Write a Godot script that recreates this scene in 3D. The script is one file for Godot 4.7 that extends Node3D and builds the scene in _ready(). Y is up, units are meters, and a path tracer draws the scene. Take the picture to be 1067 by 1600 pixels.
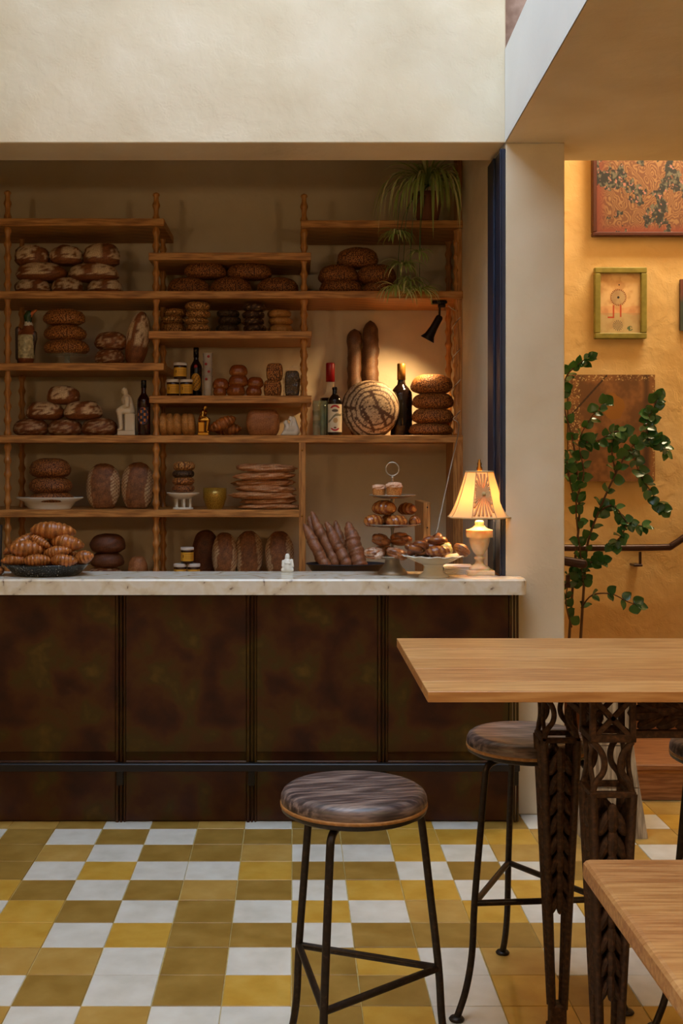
extends Node3D

# Photograph frame 1067 x 1600; the lens looks straight along -z with its axis at pixel (458, 720).
const F := 1822.0
const CX := 458.0
const HY := 720.0
const EYE := 1.554
const TILE := 0.2

const LAMP_E := 0.15
const SPOT_E := 0.62
var M := {}
var used := {}
var rng := RandomNumberGenerator.new()
var noise := FastNoiseLite.new()

func px(x: float, y: float, d: float) -> Vector3:
	return Vector3((x - CX) * d / F, EYE - (y - HY) * d / F, -d)
func wx(x: float, d: float) -> float:
	return (x - CX) * d / F
func wy(y: float, d: float) -> float:
	return EYE - (y - HY) * d / F
func ws(s: float, d: float) -> float:
	return s * d / F

# ---------------------------------------------------------------- nodes
func numbered(called: String) -> String:
	used[called] = used.get(called, 0) + 1
	return called if used[called] == 1 else "%s_%03d" % [called, used[called] - 1]
func tag(o: Node3D, label: String, category: String, group := "") -> Node3D:
	o.set_meta("label", label)
	o.set_meta("category", category)
	if group != "":
		o.set_meta("group", group)
	return o
func thing(called: String, label: String, category: String, at := Vector3.ZERO, group := "") -> Node3D:
	var o := Node3D.new()
	o.name = numbered(called)
	add_child(o)
	o.position = at
	return tag(o, label, category, group)
func mi(called: String, mesh: Mesh, mat: Material, parent: Node3D = null) -> MeshInstance3D:
	var o := MeshInstance3D.new()
	o.mesh = mesh
	o.material_override = mat
	if parent == null:
		o.name = numbered(called)
		add_child(o)
	else:
		o.name = called
		parent.add_child(o, true)
	return o
func obj(called: String, st: SurfaceTool, mat: Material, parent: Node3D = null) -> MeshInstance3D:
	st.generate_normals()
	return mi(called, st.commit(), mat, parent)
func struct(called: String, st: SurfaceTool, mat: Material) -> MeshInstance3D:
	var o := obj(called, st, mat)
	o.set_meta("kind", "structure")
	return o
func done(st: SurfaceTool) -> ArrayMesh:
	st.generate_normals()
	return st.commit()

# ---------------------------------------------------------------- shapes
func mb() -> SurfaceTool:
	var st := SurfaceTool.new()
	st.begin(Mesh.PRIMITIVE_TRIANGLES)
	st.set_smooth_group(-1)
	return st
func face(st: SurfaceTool, pts: Array, out: Vector3) -> void:
	var n: Vector3 = (pts[0] - pts[2]).cross(pts[0] - pts[1])
	if n.length_squared() < 1e-16 and pts.size() > 3:
		n = (pts[0] - pts[3]).cross(pts[0] - pts[2])
	var p := pts
	if n.dot(out) < 0:
		p = pts.duplicate()
		p.reverse()
	for k in range(1, p.size() - 1):
		st.add_vertex(p[0])
		st.add_vertex(p[k])
		st.add_vertex(p[k + 1])
# chamfered box, c centre, s size
func bx(st: SurfaceTool, c: Vector3, s: Vector3, b := 0.0, r := Basis.IDENTITY) -> void:
	st.set_smooth_group(-1)
	var h := s / 2
	b = minf(b, minf(h.x, minf(h.y, h.z)) * 0.9)
	var v := func(sx, sy, sz, ax):
		var q := Vector3(sx * (h.x - (0.0 if ax == 0 else b)), sy * (h.y - (0.0 if ax == 1 else b)), sz * (h.z - (0.0 if ax == 2 else b)))
		return c + r * q
	for sg in [-1, 1]:
		face(st, [v.call(sg, -1, -1, 0), v.call(sg, 1, -1, 0), v.call(sg, 1, 1, 0), v.call(sg, -1, 1, 0)], r * Vector3(sg, 0, 0))
		face(st, [v.call(-1, sg, -1, 1), v.call(1, sg, -1, 1), v.call(1, sg, 1, 1), v.call(-1, sg, 1, 1)], r * Vector3(0, sg, 0))
		face(st, [v.call(-1, -1, sg, 2), v.call(1, -1, sg, 2), v.call(1, 1, sg, 2), v.call(-1, 1, sg, 2)], r * Vector3(0, 0, sg))
	if b <= 0:
		return
	for a in [-1, 1]:
		for e in [-1, 1]:
			face(st, [v.call(a, e, -1, 0), v.call(a, e, 1, 0), v.call(a, e, 1, 1), v.call(a, e, -1, 1)], r * Vector3(a, e, 0))
			face(st, [v.call(a, -1, e, 0), v.call(a, 1, e, 0), v.call(a, 1, e, 2), v.call(a, -1, e, 2)], r * Vector3(a, 0, e))
			face(st, [v.call(-1, a, e, 1), v.call(1, a, e, 1), v.call(1, a, e, 2), v.call(-1, a, e, 2)], r * Vector3(0, a, e))
			for g in [-1, 1]:
				face(st, [v.call(a, e, g, 0), v.call(a, e, g, 1), v.call(a, e, g, 2)], r * Vector3(a, e, g))
# box between two corners, given as x0,x1,y0,y1 and distances d0,d1 from the camera plane
func bd(st: SurfaceTool, x0: float, x1: float, y0: float, y1: float, d0: float, d1: float, b := 0.0) -> void:
	bx(st, Vector3((x0 + x1) / 2, (y0 + y1) / 2, -(d0 + d1) / 2), Vector3(absf(x1 - x0), absf(y1 - y0), absf(d1 - d0)), b)
# rings of equal size from one end to the other; ring direction u, v with u x v against the run
func skin(st: SurfaceTool, rings: Array, cols = null, sg := 1) -> void:
	st.set_smooth_group(sg)
	var n: int = rings[0].size()
	for i in rings.size() - 1:
		for j in n:
			var k := (j + 1) % n
			for q in [[i, k], [i + 1, k], [i + 1, j], [i, k], [i + 1, j], [i, j]]:
				if cols != null:
					st.set_color(cols[q[0]][q[1]])
				st.add_vertex(rings[q[0]][q[1]])
func lathe(st: SurfaceTool, prof: Array, seg := 24, at := Vector3.ZERO, r := Basis.IDENTITY) -> void:
	var rings := []
	var sg := 1
	for i in prof.size():
		if i > 0 and prof[i] == prof[i - 1]:
			skin(st, rings, null, sg)
			sg += 1
			rings = []
		var ring := PackedVector3Array()
		for j in seg:
			var a := TAU * j / seg
			ring.append(at + r * Vector3(prof[i][0] * cos(a), prof[i][1], prof[i][0] * sin(a)))
		rings.append(ring)
	skin(st, rings, null, sg)
func smooth_path(pts: Array, n := 6) -> Array:
	var out := []
	for i in pts.size() - 1:
		var a: Vector3 = pts[maxi(i - 1, 0)]
		var b: Vector3 = pts[i]
		var c: Vector3 = pts[i + 1]
		var e: Vector3 = pts[mini(i + 2, pts.size() - 1)]
		for k in n:
			out.append(b.cubic_interpolate(c, a, e, float(k) / n))
	out.append(pts[-1])
	return out
func tube(st: SurfaceTool, pts: Array, rad, seg := 10, cap := true, closed := false, sg := 1, colf = null) -> void:
	var rings := []
	var cols := []
	var n := pts.size()
	var u := Vector3.ZERO
	for i in n:
		var t: Vector3
		if closed:
			t = (pts[(i + 1) % n] - pts[(i + n - 1) % n]).normalized()
		else:
			t = (pts[mini(i + 1, n - 1)] - pts[maxi(i - 1, 0)]).normalized()
		if u == Vector3.ZERO:
			u = t.cross(Vector3.UP if absf(t.y) < 0.9 else Vector3.RIGHT).normalized()
		u = (u - t * u.dot(t)).normalized()
		var v := u.cross(t)
		var r: float = rad[i] if rad is Array else rad
		var ring := PackedVector3Array()
		var col := PackedColorArray()
		for j in seg:
			var a := TAU * j / seg
			ring.append(pts[i] + (u * cos(a) + v * sin(a)) * r)
			if colf != null:
				col.append(colf.call(float(i) / (n - 1), float(j) / seg))
		rings.append(ring)
		cols.append(col)
	if closed:
		rings.append(rings[0])
		cols.append(cols[0])
	skin(st, rings, cols if colf != null else null, sg)
	if cap and not closed:
		for e in [0, n - 1]:
			var tt: Vector3 = (pts[0] - pts[1]) if e == 0 else (pts[n - 1] - pts[n - 2])
			st.set_smooth_group(-1)
			face(st, Array(rings[e]), tt)
# flat outline (x, y) pushed along z from -h to h, placed by t
func prism(st: SurfaceTool, outline: PackedVector2Array, z0: float, z1: float, t := Transform3D.IDENTITY) -> void:
	st.set_smooth_group(-1)
	var tri := Geometry2D.triangulate_polygon(outline)
	for z in [z0, z1]:
		var out := Vector3(0, 0, 1 if z == maxf(z0, z1) else -1)
		for k in range(0, tri.size(), 3):
			var p := []
			for q in 3:
				p.append(t * Vector3(outline[tri[k + q]].x, outline[tri[k + q]].y, z))
			face(st, p, t.basis * out)
	var ccw := not Geometry2D.is_polygon_clockwise(outline)
	for k in outline.size():
		var a := outline[k]
		var b := outline[(k + 1) % outline.size()]
		var nrm := Vector3(b.y - a.y, a.x - b.x, 0) * (1.0 if ccw else -1.0)
		face(st, [t * Vector3(a.x, a.y, z0), t * Vector3(b.x, b.y, z0), t * Vector3(b.x, b.y, z1), t * Vector3(a.x, a.y, z1)], t.basis * nrm)
# union of tapered capsules [a, b, ra, rb] as surface nets
func figure(caps: Array, cell: float, k := 0.012, colf = null) -> ArrayMesh:
	var lo: Vector3 = caps[0][0]
	var hi := lo
	for c in caps:
		var r := maxf(c[2], c[3]) + cell * 2
		for p in [c[0], c[1]]:
			lo = lo.min(p - Vector3.ONE * r)
			hi = hi.max(p + Vector3.ONE * r)
	var n := Vector3i(((hi - lo) / cell).ceil()) + Vector3i.ONE
	var val := PackedFloat32Array()
	val.resize(n.x * n.y * n.z)
	val.fill(1.0)
	var big := cell * 4 + k
	for c in caps:
		var rm := maxf(c[2], c[3]) + big
		var a: Vector3 = c[0]
		var b: Vector3 = c[1]
		var i0 := Vector3i(((a.min(b) - Vector3.ONE * rm - lo) / cell).floor()).max(Vector3i.ZERO)
		var i1 := Vector3i(((a.max(b) + Vector3.ONE * rm - lo) / cell).ceil()).min(n - Vector3i.ONE)
		var ab := b - a
		var l2 := maxf(ab.length_squared(), 1e-9)
		for z in range(i0.z, i1.z + 1):
			for y in range(i0.y, i1.y + 1):
				for x in range(i0.x, i1.x + 1):
					var p := lo + Vector3(x, y, z) * cell
					var h := clampf((p - a).dot(ab) / l2, 0, 1)
					var d := (p - a - ab * h).length() - lerpf(c[2], c[3], h)
					var at := x + n.x * (y + n.y * z)
					var o := val[at]
					var m := clampf(0.5 + 0.5 * (o - d) / k, 0, 1)
					val[at] = lerpf(o, d, m) - k * m * (1 - m)
	var id := {}
	var st := mb()
	st.set_smooth_group(1)
	var pos := {}
	var st3 := [1, n.x, n.x * n.y]
	for z in n.z - 1:
		for y in n.y - 1:
			for x in n.x - 1:
				var at := x + n.x * (y + n.y * z)
				var s := Vector3.ZERO
				var cnt := 0
				var neg := val[at] < 0
				var mixed := false
				for q in 8:
					if (val[at + (q & 1) + n.x * ((q >> 1) & 1) + n.x * n.y * (q >> 2)] < 0) != neg:
						mixed = true
						break
				if not mixed:
					continue
				for e in [[0,1],[2,3],[4,5],[6,7],[0,2],[1,3],[4,6],[5,7],[0,4],[1,5],[2,6],[3,7]]:
					var p0 := Vector3(e[0] & 1, (e[0] >> 1) & 1, e[0] >> 2)
					var p1 := Vector3(e[1] & 1, (e[1] >> 1) & 1, e[1] >> 2)
					var v0 := val[at + int(p0.x) + n.x * int(p0.y) + n.x * n.y * int(p0.z)]
					var v1 := val[at + int(p1.x) + n.x * int(p1.y) + n.x * n.y * int(p1.z)]
					if (v0 < 0) != (v1 < 0):
						s += p0.lerp(p1, v0 / (v0 - v1))
						cnt += 1
				pos[at] = lo + (Vector3(x, y, z) + s / cnt) * cell
	for at in pos.keys():
		for ax in 3:
			var o1: int = st3[(ax + 1) % 3]
			var o2: int = st3[(ax + 2) % 3]
			var v0 := val[at]
			var v1 := val[at + st3[ax]]
			if (v0 < 0) == (v1 < 0) or not (pos.has(at - o1) and pos.has(at - o2) and pos.has(at - o1 - o2)):
				continue
			var dirv := Vector3.ZERO
			dirv[ax] = 1.0 if v0 < 0 else -1.0
			var pp := [pos[at], pos[at - o1], pos[at - o1 - o2], pos[at - o2]]
			if colf != null:
				st.set_color(colf.call((pp[0] + pp[2]) / 2))
			face(st, pp, dirv)
	st.generate_normals()
	return st.commit()

# ---------------------------------------------------------------- materials
func ramp(stops: Array) -> Gradient:
	var g := Gradient.new()
	var o := PackedFloat32Array()
	var c := PackedColorArray()
	for s in stops:
		o.append(s[0])
		c.append(s[1])
	g.offsets = o
	g.colors = c
	return g
func ntex(freq: float, stops: Array, kind := FastNoiseLite.TYPE_SIMPLEX_SMOOTH, oct := 4, fractal := FastNoiseLite.FRACTAL_FBM, sd := 1, warp := 0.0, size := 512, norm := true) -> NoiseTexture2D:
	var n := FastNoiseLite.new()
	n.noise_type = kind
	n.frequency = freq
	n.fractal_type = fractal
	n.fractal_octaves = oct
	n.seed = sd
	if warp > 0:
		n.domain_warp_enabled = true
		n.domain_warp_amplitude = warp
		n.domain_warp_frequency = freq
	var t := NoiseTexture2D.new()
	t.width = size
	t.height = size
	t.seamless = true
	t.normalize = norm
	t.noise = n
	if stops.size():
		t.color_ramp = ramp(stops)
	return t
func c8(r: float, g: float, b: float) -> Color:
	return Color(r / 255.0, g / 255.0, b / 255.0)
func mat(color: Color, rough := 0.6, metal := 0.0) -> StandardMaterial3D:
	var m := StandardMaterial3D.new()
	m.albedo_color = color
	m.roughness = rough
	m.metallic = metal
	return m
func tex(t: Texture2D, scale: Vector3, rough := 0.6, metal := 0.0, bump: Texture2D = null, bs := 0.1, world := false) -> StandardMaterial3D:
	var m := mat(Color.WHITE, rough, metal)
	m.albedo_texture = t
	m.uv1_triplanar = true
	m.uv1_world_triplanar = world
	m.uv1_triplanar_sharpness = 4.0
	m.uv1_scale = scale
	if bump:
		m.heightmap_enabled = true
		m.heightmap_texture = bump
		m.heightmap_scale = bs
	return m
func vmat(rough := 0.6, t: Texture2D = null, sc := 1.0, bump: Texture2D = null, bs := 0.1, metal := 0.0) -> StandardMaterial3D:
	var m := mat(Color.WHITE, rough, metal)
	m.vertex_color_use_as_albedo = true
	m.uv1_triplanar = true
	m.uv1_scale = Vector3.ONE * sc
	if t:
		m.albedo_texture = t
	if bump:
		m.heightmap_enabled = true
		m.heightmap_texture = bump
		m.heightmap_scale = bs
	return m
func wood(a: Color, b: Color, c: Color, scale: Vector3, rough: float, sd: int) -> StandardMaterial3D:
	var t := ntex(0.012, [[0.0, a], [0.35, a.lerp(b, 0.6)], [0.5, b], [0.62, b.lerp(c, 0.5)], [0.8, c], [1.0, b]], FastNoiseLite.TYPE_SIMPLEX_SMOOTH, 5, FastNoiseLite.FRACTAL_FBM, sd, 14.0)
	return tex(t, scale, rough, 0.0, t, 0.02)
func img(w: int, h: int, fn: Callable) -> ImageTexture:
	var im := Image.create(w, h, false, Image.FORMAT_RGB8)
	for y in h:
		for x in w:
			im.set_pixel(x, y, fn.call((x + 0.5) / w, (y + 0.5) / h))
	return ImageTexture.create_from_image(im)

func make_materials() -> void:
	var trowel := ntex(0.006, [], FastNoiseLite.TYPE_SIMPLEX_SMOOTH, 5, FastNoiseLite.FRACTAL_FBM, 4, 40.0)
	var rb := func(t): return t
	M.plaster = tex(ntex(0.005, [[0.0, c8(208, 190, 158)], [0.5, c8(218, 202, 172)], [1.0, c8(226, 212, 186)]], FastNoiseLite.TYPE_SIMPLEX_SMOOTH, 5, FastNoiseLite.FRACTAL_FBM, 7, 30.0), Vector3.ONE * 0.55, 0.75, 0.0, trowel, 0.9)
	M.plaster_white = tex(ntex(0.004, [[0.0, c8(222, 222, 218)], [1.0, c8(234, 234, 230)]], FastNoiseLite.TYPE_SIMPLEX_SMOOTH, 3, FastNoiseLite.FRACTAL_FBM, 9), Vector3.ONE * 0.5, 0.8)
	M.plaster_yellow = tex(ntex(0.005, [[0.0, c8(204, 164, 100)], [0.5, c8(216, 180, 118)], [1.0, c8(224, 192, 136)]], FastNoiseLite.TYPE_SIMPLEX_SMOOTH, 5, FastNoiseLite.FRACTAL_FBM, 12, 40.0), Vector3.ONE * 0.6, 0.7, 0.0, trowel, 1.4)
	M.render_pink = tex(ntex(0.02, [[0.0, c8(150, 120, 104)], [1.0, c8(190, 160, 142)]], FastNoiseLite.TYPE_SIMPLEX, 5, FastNoiseLite.FRACTAL_FBM, 21), Vector3.ONE * 1.2, 0.9)
	M.grout = tex(ntex(0.02, [[0.0, c8(190, 164, 96)], [1.0, c8(214, 194, 136)]], FastNoiseLite.TYPE_SIMPLEX, 4, FastNoiseLite.FRACTAL_FBM, 22), Vector3.ONE * 2.0, 0.8)
	var cement := func(a: Color, b: Color, c: Color, sd: int) -> StandardMaterial3D:
		return tex(ntex(0.008, [[0.0, a], [0.5, b], [1.0, c]], FastNoiseLite.TYPE_SIMPLEX_SMOOTH, 5, FastNoiseLite.FRACTAL_FBM, sd, 20.0), Vector3(1.7, 1.7, 1.7), 0.42, 0.0, null, 0.0, true)
	M.tile_white = cement.call(c8(204, 200, 186), c8(216, 212, 200), c8(224, 222, 212), 31)
	M.tile_gold = cement.call(c8(186, 140, 44), c8(198, 154, 58), c8(208, 168, 76), 32)
	M.tile_ochre = cement.call(c8(172, 132, 58), c8(184, 146, 72), c8(196, 160, 90), 33)
	M.tile_olive = cement.call(c8(140, 106, 40), c8(154, 120, 52), c8(168, 134, 66), 34)
	M.oak = wood(c8(162, 110, 60), c8(184, 133, 78), c8(198, 150, 94), Vector3(0.7, 9, 9), 0.42, 41)
	M.oak_b = wood(c8(172, 120, 68), c8(192, 142, 86), c8(206, 160, 104), Vector3(0.6, 8, 8), 0.42, 42)
	M.oak_c = wood(c8(152, 100, 54), c8(176, 123, 72), c8(192, 142, 88), Vector3(0.8, 10, 10), 0.42, 43)
	M.oak_edge = wood(c8(112, 66, 36), c8(150, 98, 58), c8(176, 124, 78), Vector3(9, 7, 0.8), 0.5, 44)
	M.shelf = wood(c8(134, 86, 38), c8(186, 128, 64), c8(208, 152, 84), Vector3(0.8, 10, 10), 0.5, 45)
	M.shelf_up = wood(c8(138, 88, 40), c8(186, 128, 66), c8(206, 152, 86), Vector3(10, 0.8, 10), 0.5, 46)
	M.spindle = wood(c8(138, 86, 38), c8(184, 124, 60), c8(202, 144, 76), Vector3(14, 1.2, 14), 0.38, 47)
	M.stair = wood(c8(120, 74, 42), c8(156, 102, 60), c8(176, 124, 80), Vector3(0.7, 9, 9), 0.45, 48)
	M.seat = wood(c8(40, 32, 33), c8(86, 72, 70), c8(142, 122, 112), Vector3(1.0, 9, 9), 0.36, 49)
	M.seat_band = wood(c8(150, 104, 56), c8(176, 126, 72), c8(194, 146, 90), Vector3(6, 6, 6), 0.5, 50)
	M.weathered = wood(c8(120, 104, 84), c8(164, 146, 118), c8(196, 178, 148), Vector3(9, 0.9, 9), 0.85, 51)
	M.marble = tex(ntex(0.007, [[0.0, c8(214, 204, 184)], [0.5, c8(226, 220, 206)], [0.72, c8(216, 204, 178)], [0.86, c8(206, 192, 168)], [0.93, c8(130, 112, 96)], [1.0, c8(96, 78, 66)]], FastNoiseLite.TYPE_SIMPLEX, 4, FastNoiseLite.FRACTAL_RIDGED, 60, 30.0), Vector3.ONE * 0.9, 0.22)
	M.bronze = tex(ntex(0.006, [[0.0, c8(40, 12, 4)], [0.35, c8(64, 28, 7)], [0.55, c8(72, 42, 9)], [0.7, c8(64, 48, 10)], [1.0, c8(98, 72, 22)]], FastNoiseLite.TYPE_SIMPLEX_SMOOTH, 5, FastNoiseLite.FRACTAL_FBM, 61, 40.0), Vector3.ONE * 1.1, 0.42, 0.35)
	M.steel_black = mat(c8(44, 42, 44), 0.4, 0.6)
	M.stool_iron = tex(ntex(0.02, [[0.0, c8(38, 32, 30)], [0.7, c8(52, 44, 40)], [1.0, c8(84, 62, 50)]], FastNoiseLite.TYPE_SIMPLEX, 4, FastNoiseLite.FRACTAL_FBM, 62), Vector3.ONE * 4, 0.42, 0.5)
	M.cast_iron = tex(ntex(0.02, [[0.0, c8(48, 32, 23)], [0.5, c8(70, 48, 34)], [0.8, c8(88, 60, 42)], [1.0, c8(110, 76, 50)]], FastNoiseLite.TYPE_SIMPLEX, 5, FastNoiseLite.FRACTAL_FBM, 63), Vector3.ONE * 5, 0.6, 0.3)
	M.blue = tex(ntex(0.02, [[0.0, c8(24, 32, 50)], [0.8, c8(34, 44, 66)], [1.0, c8(50, 60, 84)]], FastNoiseLite.TYPE_SIMPLEX, 4, FastNoiseLite.FRACTAL_FBM, 64), Vector3(6, 0.8, 6), 0.45)
	M.rail = mat(c8(64, 42, 36), 0.3, 0.4)
	# food
	var seeds := ntex(0.055, [[0.0, c8(255, 236, 196)], [0.22, c8(214, 176, 120)], [0.45, c8(120, 84, 50)], [1.0, c8(52, 30, 16)]], FastNoiseLite.TYPE_CELLULAR, 1, FastNoiseLite.FRACTAL_NONE, 70)
	var grain := ntex(0.02, [[0.0, c8(170, 148, 122)], [0.5, c8(236, 224, 208)], [1.0, c8(255, 250, 240)]], FastNoiseLite.TYPE_SIMPLEX, 5, FastNoiseLite.FRACTAL_FBM, 71)
	M.crust = vmat(0.55, grain, 9.0, grain, 0.25)
	M.seeded = vmat(0.6, seeds, 4.2, seeds, -0.35)
	M.pastry = vmat(0.32, grain, 9.0, grain, 0.12)
	M.glaze = vmat(0.2, grain, 7.0)
	M.plain = vmat(0.6)
	M.glossy = vmat(0.18)
	# small things
	M.porcelain = mat(c8(226, 222, 210), 0.2)
	M.plaster_cast = mat(c8(226, 212, 186), 0.6)
	M.gold = mat(c8(212, 160, 70), 0.22, 1.0)
	M.brass = mat(c8(190, 140, 70), 0.3, 1.0)
	M.pewter = mat(c8(172, 160, 142), 0.42, 0.75)
	M.black_enamel = tex(ntex(0.06, [[0.0, c8(22, 24, 24)], [0.9, c8(26, 28, 28)], [0.94, c8(200, 200, 190)], [1.0, c8(220, 220, 210)]], FastNoiseLite.TYPE_SIMPLEX, 1, FastNoiseLite.FRACTAL_NONE, 80), Vector3.ONE * 3, 0.2)
	M.dark_tray = mat(c8(46, 40, 42), 0.45, 0.3)
	M.spot_metal = mat(c8(34, 30, 28), 0.4, 0.6)
	M.terracotta = mat(c8(122, 72, 44), 0.8)
	M.glass = mat(Color(0.85, 0.95, 0.9, 0.12), 0.05)
	M.glass.transparency = BaseMaterial3D.TRANSPARENCY_ALPHA
	M.bottle_dark = mat(c8(22, 14, 12), 0.08)
	M.bottle_green = mat(c8(14, 22, 16), 0.08)
	M.bottle_red = mat(c8(44, 12, 10), 0.08)
	M.leaf = mat(c8(44, 82, 42), 0.25)
	M.leaf.backlight_enabled = true
	M.leaf.backlight = c8(40, 70, 20)
	M.leaf_b = mat(c8(58, 98, 48), 0.28)
	M.leaf_b.backlight_enabled = true
	M.leaf_b.backlight = c8(40, 70, 20)
	M.twig = mat(c8(96, 66, 42), 0.8)
	M.strap = vmat(0.45)
	M.strap.backlight_enabled = true
	M.strap.backlight = c8(60, 70, 30)
	M.alabaster = tex(ntex(0.008, [[0.0, c8(214, 170, 112)], [0.6, c8(232, 214, 182)], [1.0, c8(240, 228, 204)]], FastNoiseLite.TYPE_SIMPLEX_SMOOTH, 4, FastNoiseLite.FRACTAL_FBM, 82, 30.0), Vector3.ONE * 3, 0.3)
	M.alabaster.subsurf_scatter_enabled = true
	M.alabaster.subsurf_scatter_strength = 0.3
	M.shade = mat(c8(222, 192, 142), 0.8)
	M.shade.backlight_enabled = true
	M.shade.backlight = c8(132, 100, 60)
	M.pleat = mat(c8(228, 184, 126), 0.8)
	M.pleat.backlight_enabled = true
	M.pleat.backlight = c8(176, 120, 62)
	M.shade_trim = mat(c8(206, 178, 128), 0.8)
	M.rope = vmat(0.8)
	M.paper = mat(c8(222, 222, 228), 0.7)
	M.red_wax = mat(c8(150, 18, 26), 0.35)
	M.gold_foil = mat(c8(150, 110, 50), 0.35, 0.6)
	M.lid = mat(c8(222, 214, 206), 0.4)
	M.jar_body = mat(c8(50, 24, 16), 0.1)
	M.bottle_clear = mat(Color(0.9, 0.85, 0.75, 0.15), 0.05)
	M.bottle_clear.transparency = BaseMaterial3D.TRANSPARENCY_ALPHA
	M.glass_green = mat(Color(0.6, 0.8, 0.68, 0.10), 0.06)
	M.glass_green.transparency = BaseMaterial3D.TRANSPARENCY_ALPHA
	M.glass_milky = mat(Color(0.9, 0.86, 0.82, 0.4), 0.1)
	M.glass_milky.transparency = BaseMaterial3D.TRANSPARENCY_ALPHA
	M.wrap = mat(Color(0.3, 0.28, 0.25, 0.05), 0.04)
	M.wrap.transparency = BaseMaterial3D.TRANSPARENCY_ALPHA
	M.speckled_gold = tex(ntex(0.05, [[0.0, c8(90, 62, 16)], [0.5, c8(168, 128, 40)], [1.0, c8(214, 180, 90)]], FastNoiseLite.TYPE_SIMPLEX, 4, FastNoiseLite.FRACTAL_FBM, 85), Vector3.ONE * 5, 0.3, 0.4)
	M.muffin = tex(ntex(0.03, [[0.0, c8(120, 66, 22)], [0.5, c8(190, 122, 56)], [1.0, c8(214, 156, 88)]], FastNoiseLite.TYPE_SIMPLEX, 4, FastNoiseLite.FRACTAL_FBM, 86), Vector3.ONE * 8, 0.7)
	M.muffin_top = tex(ntex(0.04, [[0.0, c8(160, 96, 60)], [0.4, c8(206, 150, 112)], [1.0, c8(236, 208, 184)]], FastNoiseLite.TYPE_SIMPLEX, 4, FastNoiseLite.FRACTAL_FBM, 87), Vector3.ONE * 8, 0.8)
	M.cream = mat(c8(238, 214, 120), 0.4)
	M.bulb = mat(c8(255, 236, 200), 0.3)
	M.bulb.emission_enabled = true
	M.bulb.emission = c8(255, 206, 140)
	M.bulb.emission_energy_multiplier = 6.0

func blob(st: SurfaceTool, t: Transform3D, seg := 8, lat := 5, sg := 1) -> void:
	var rings := []
	for i in lat + 1:
		var ph := -PI / 2 + PI * i / lat
		var ring := PackedVector3Array()
		for j in seg:
			var a := TAU * j / seg
			ring.append(t * Vector3(cos(ph) * cos(a), sin(ph), cos(ph) * sin(a)))
		rings.append(ring)
	skin(st, rings, null, sg)

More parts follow.
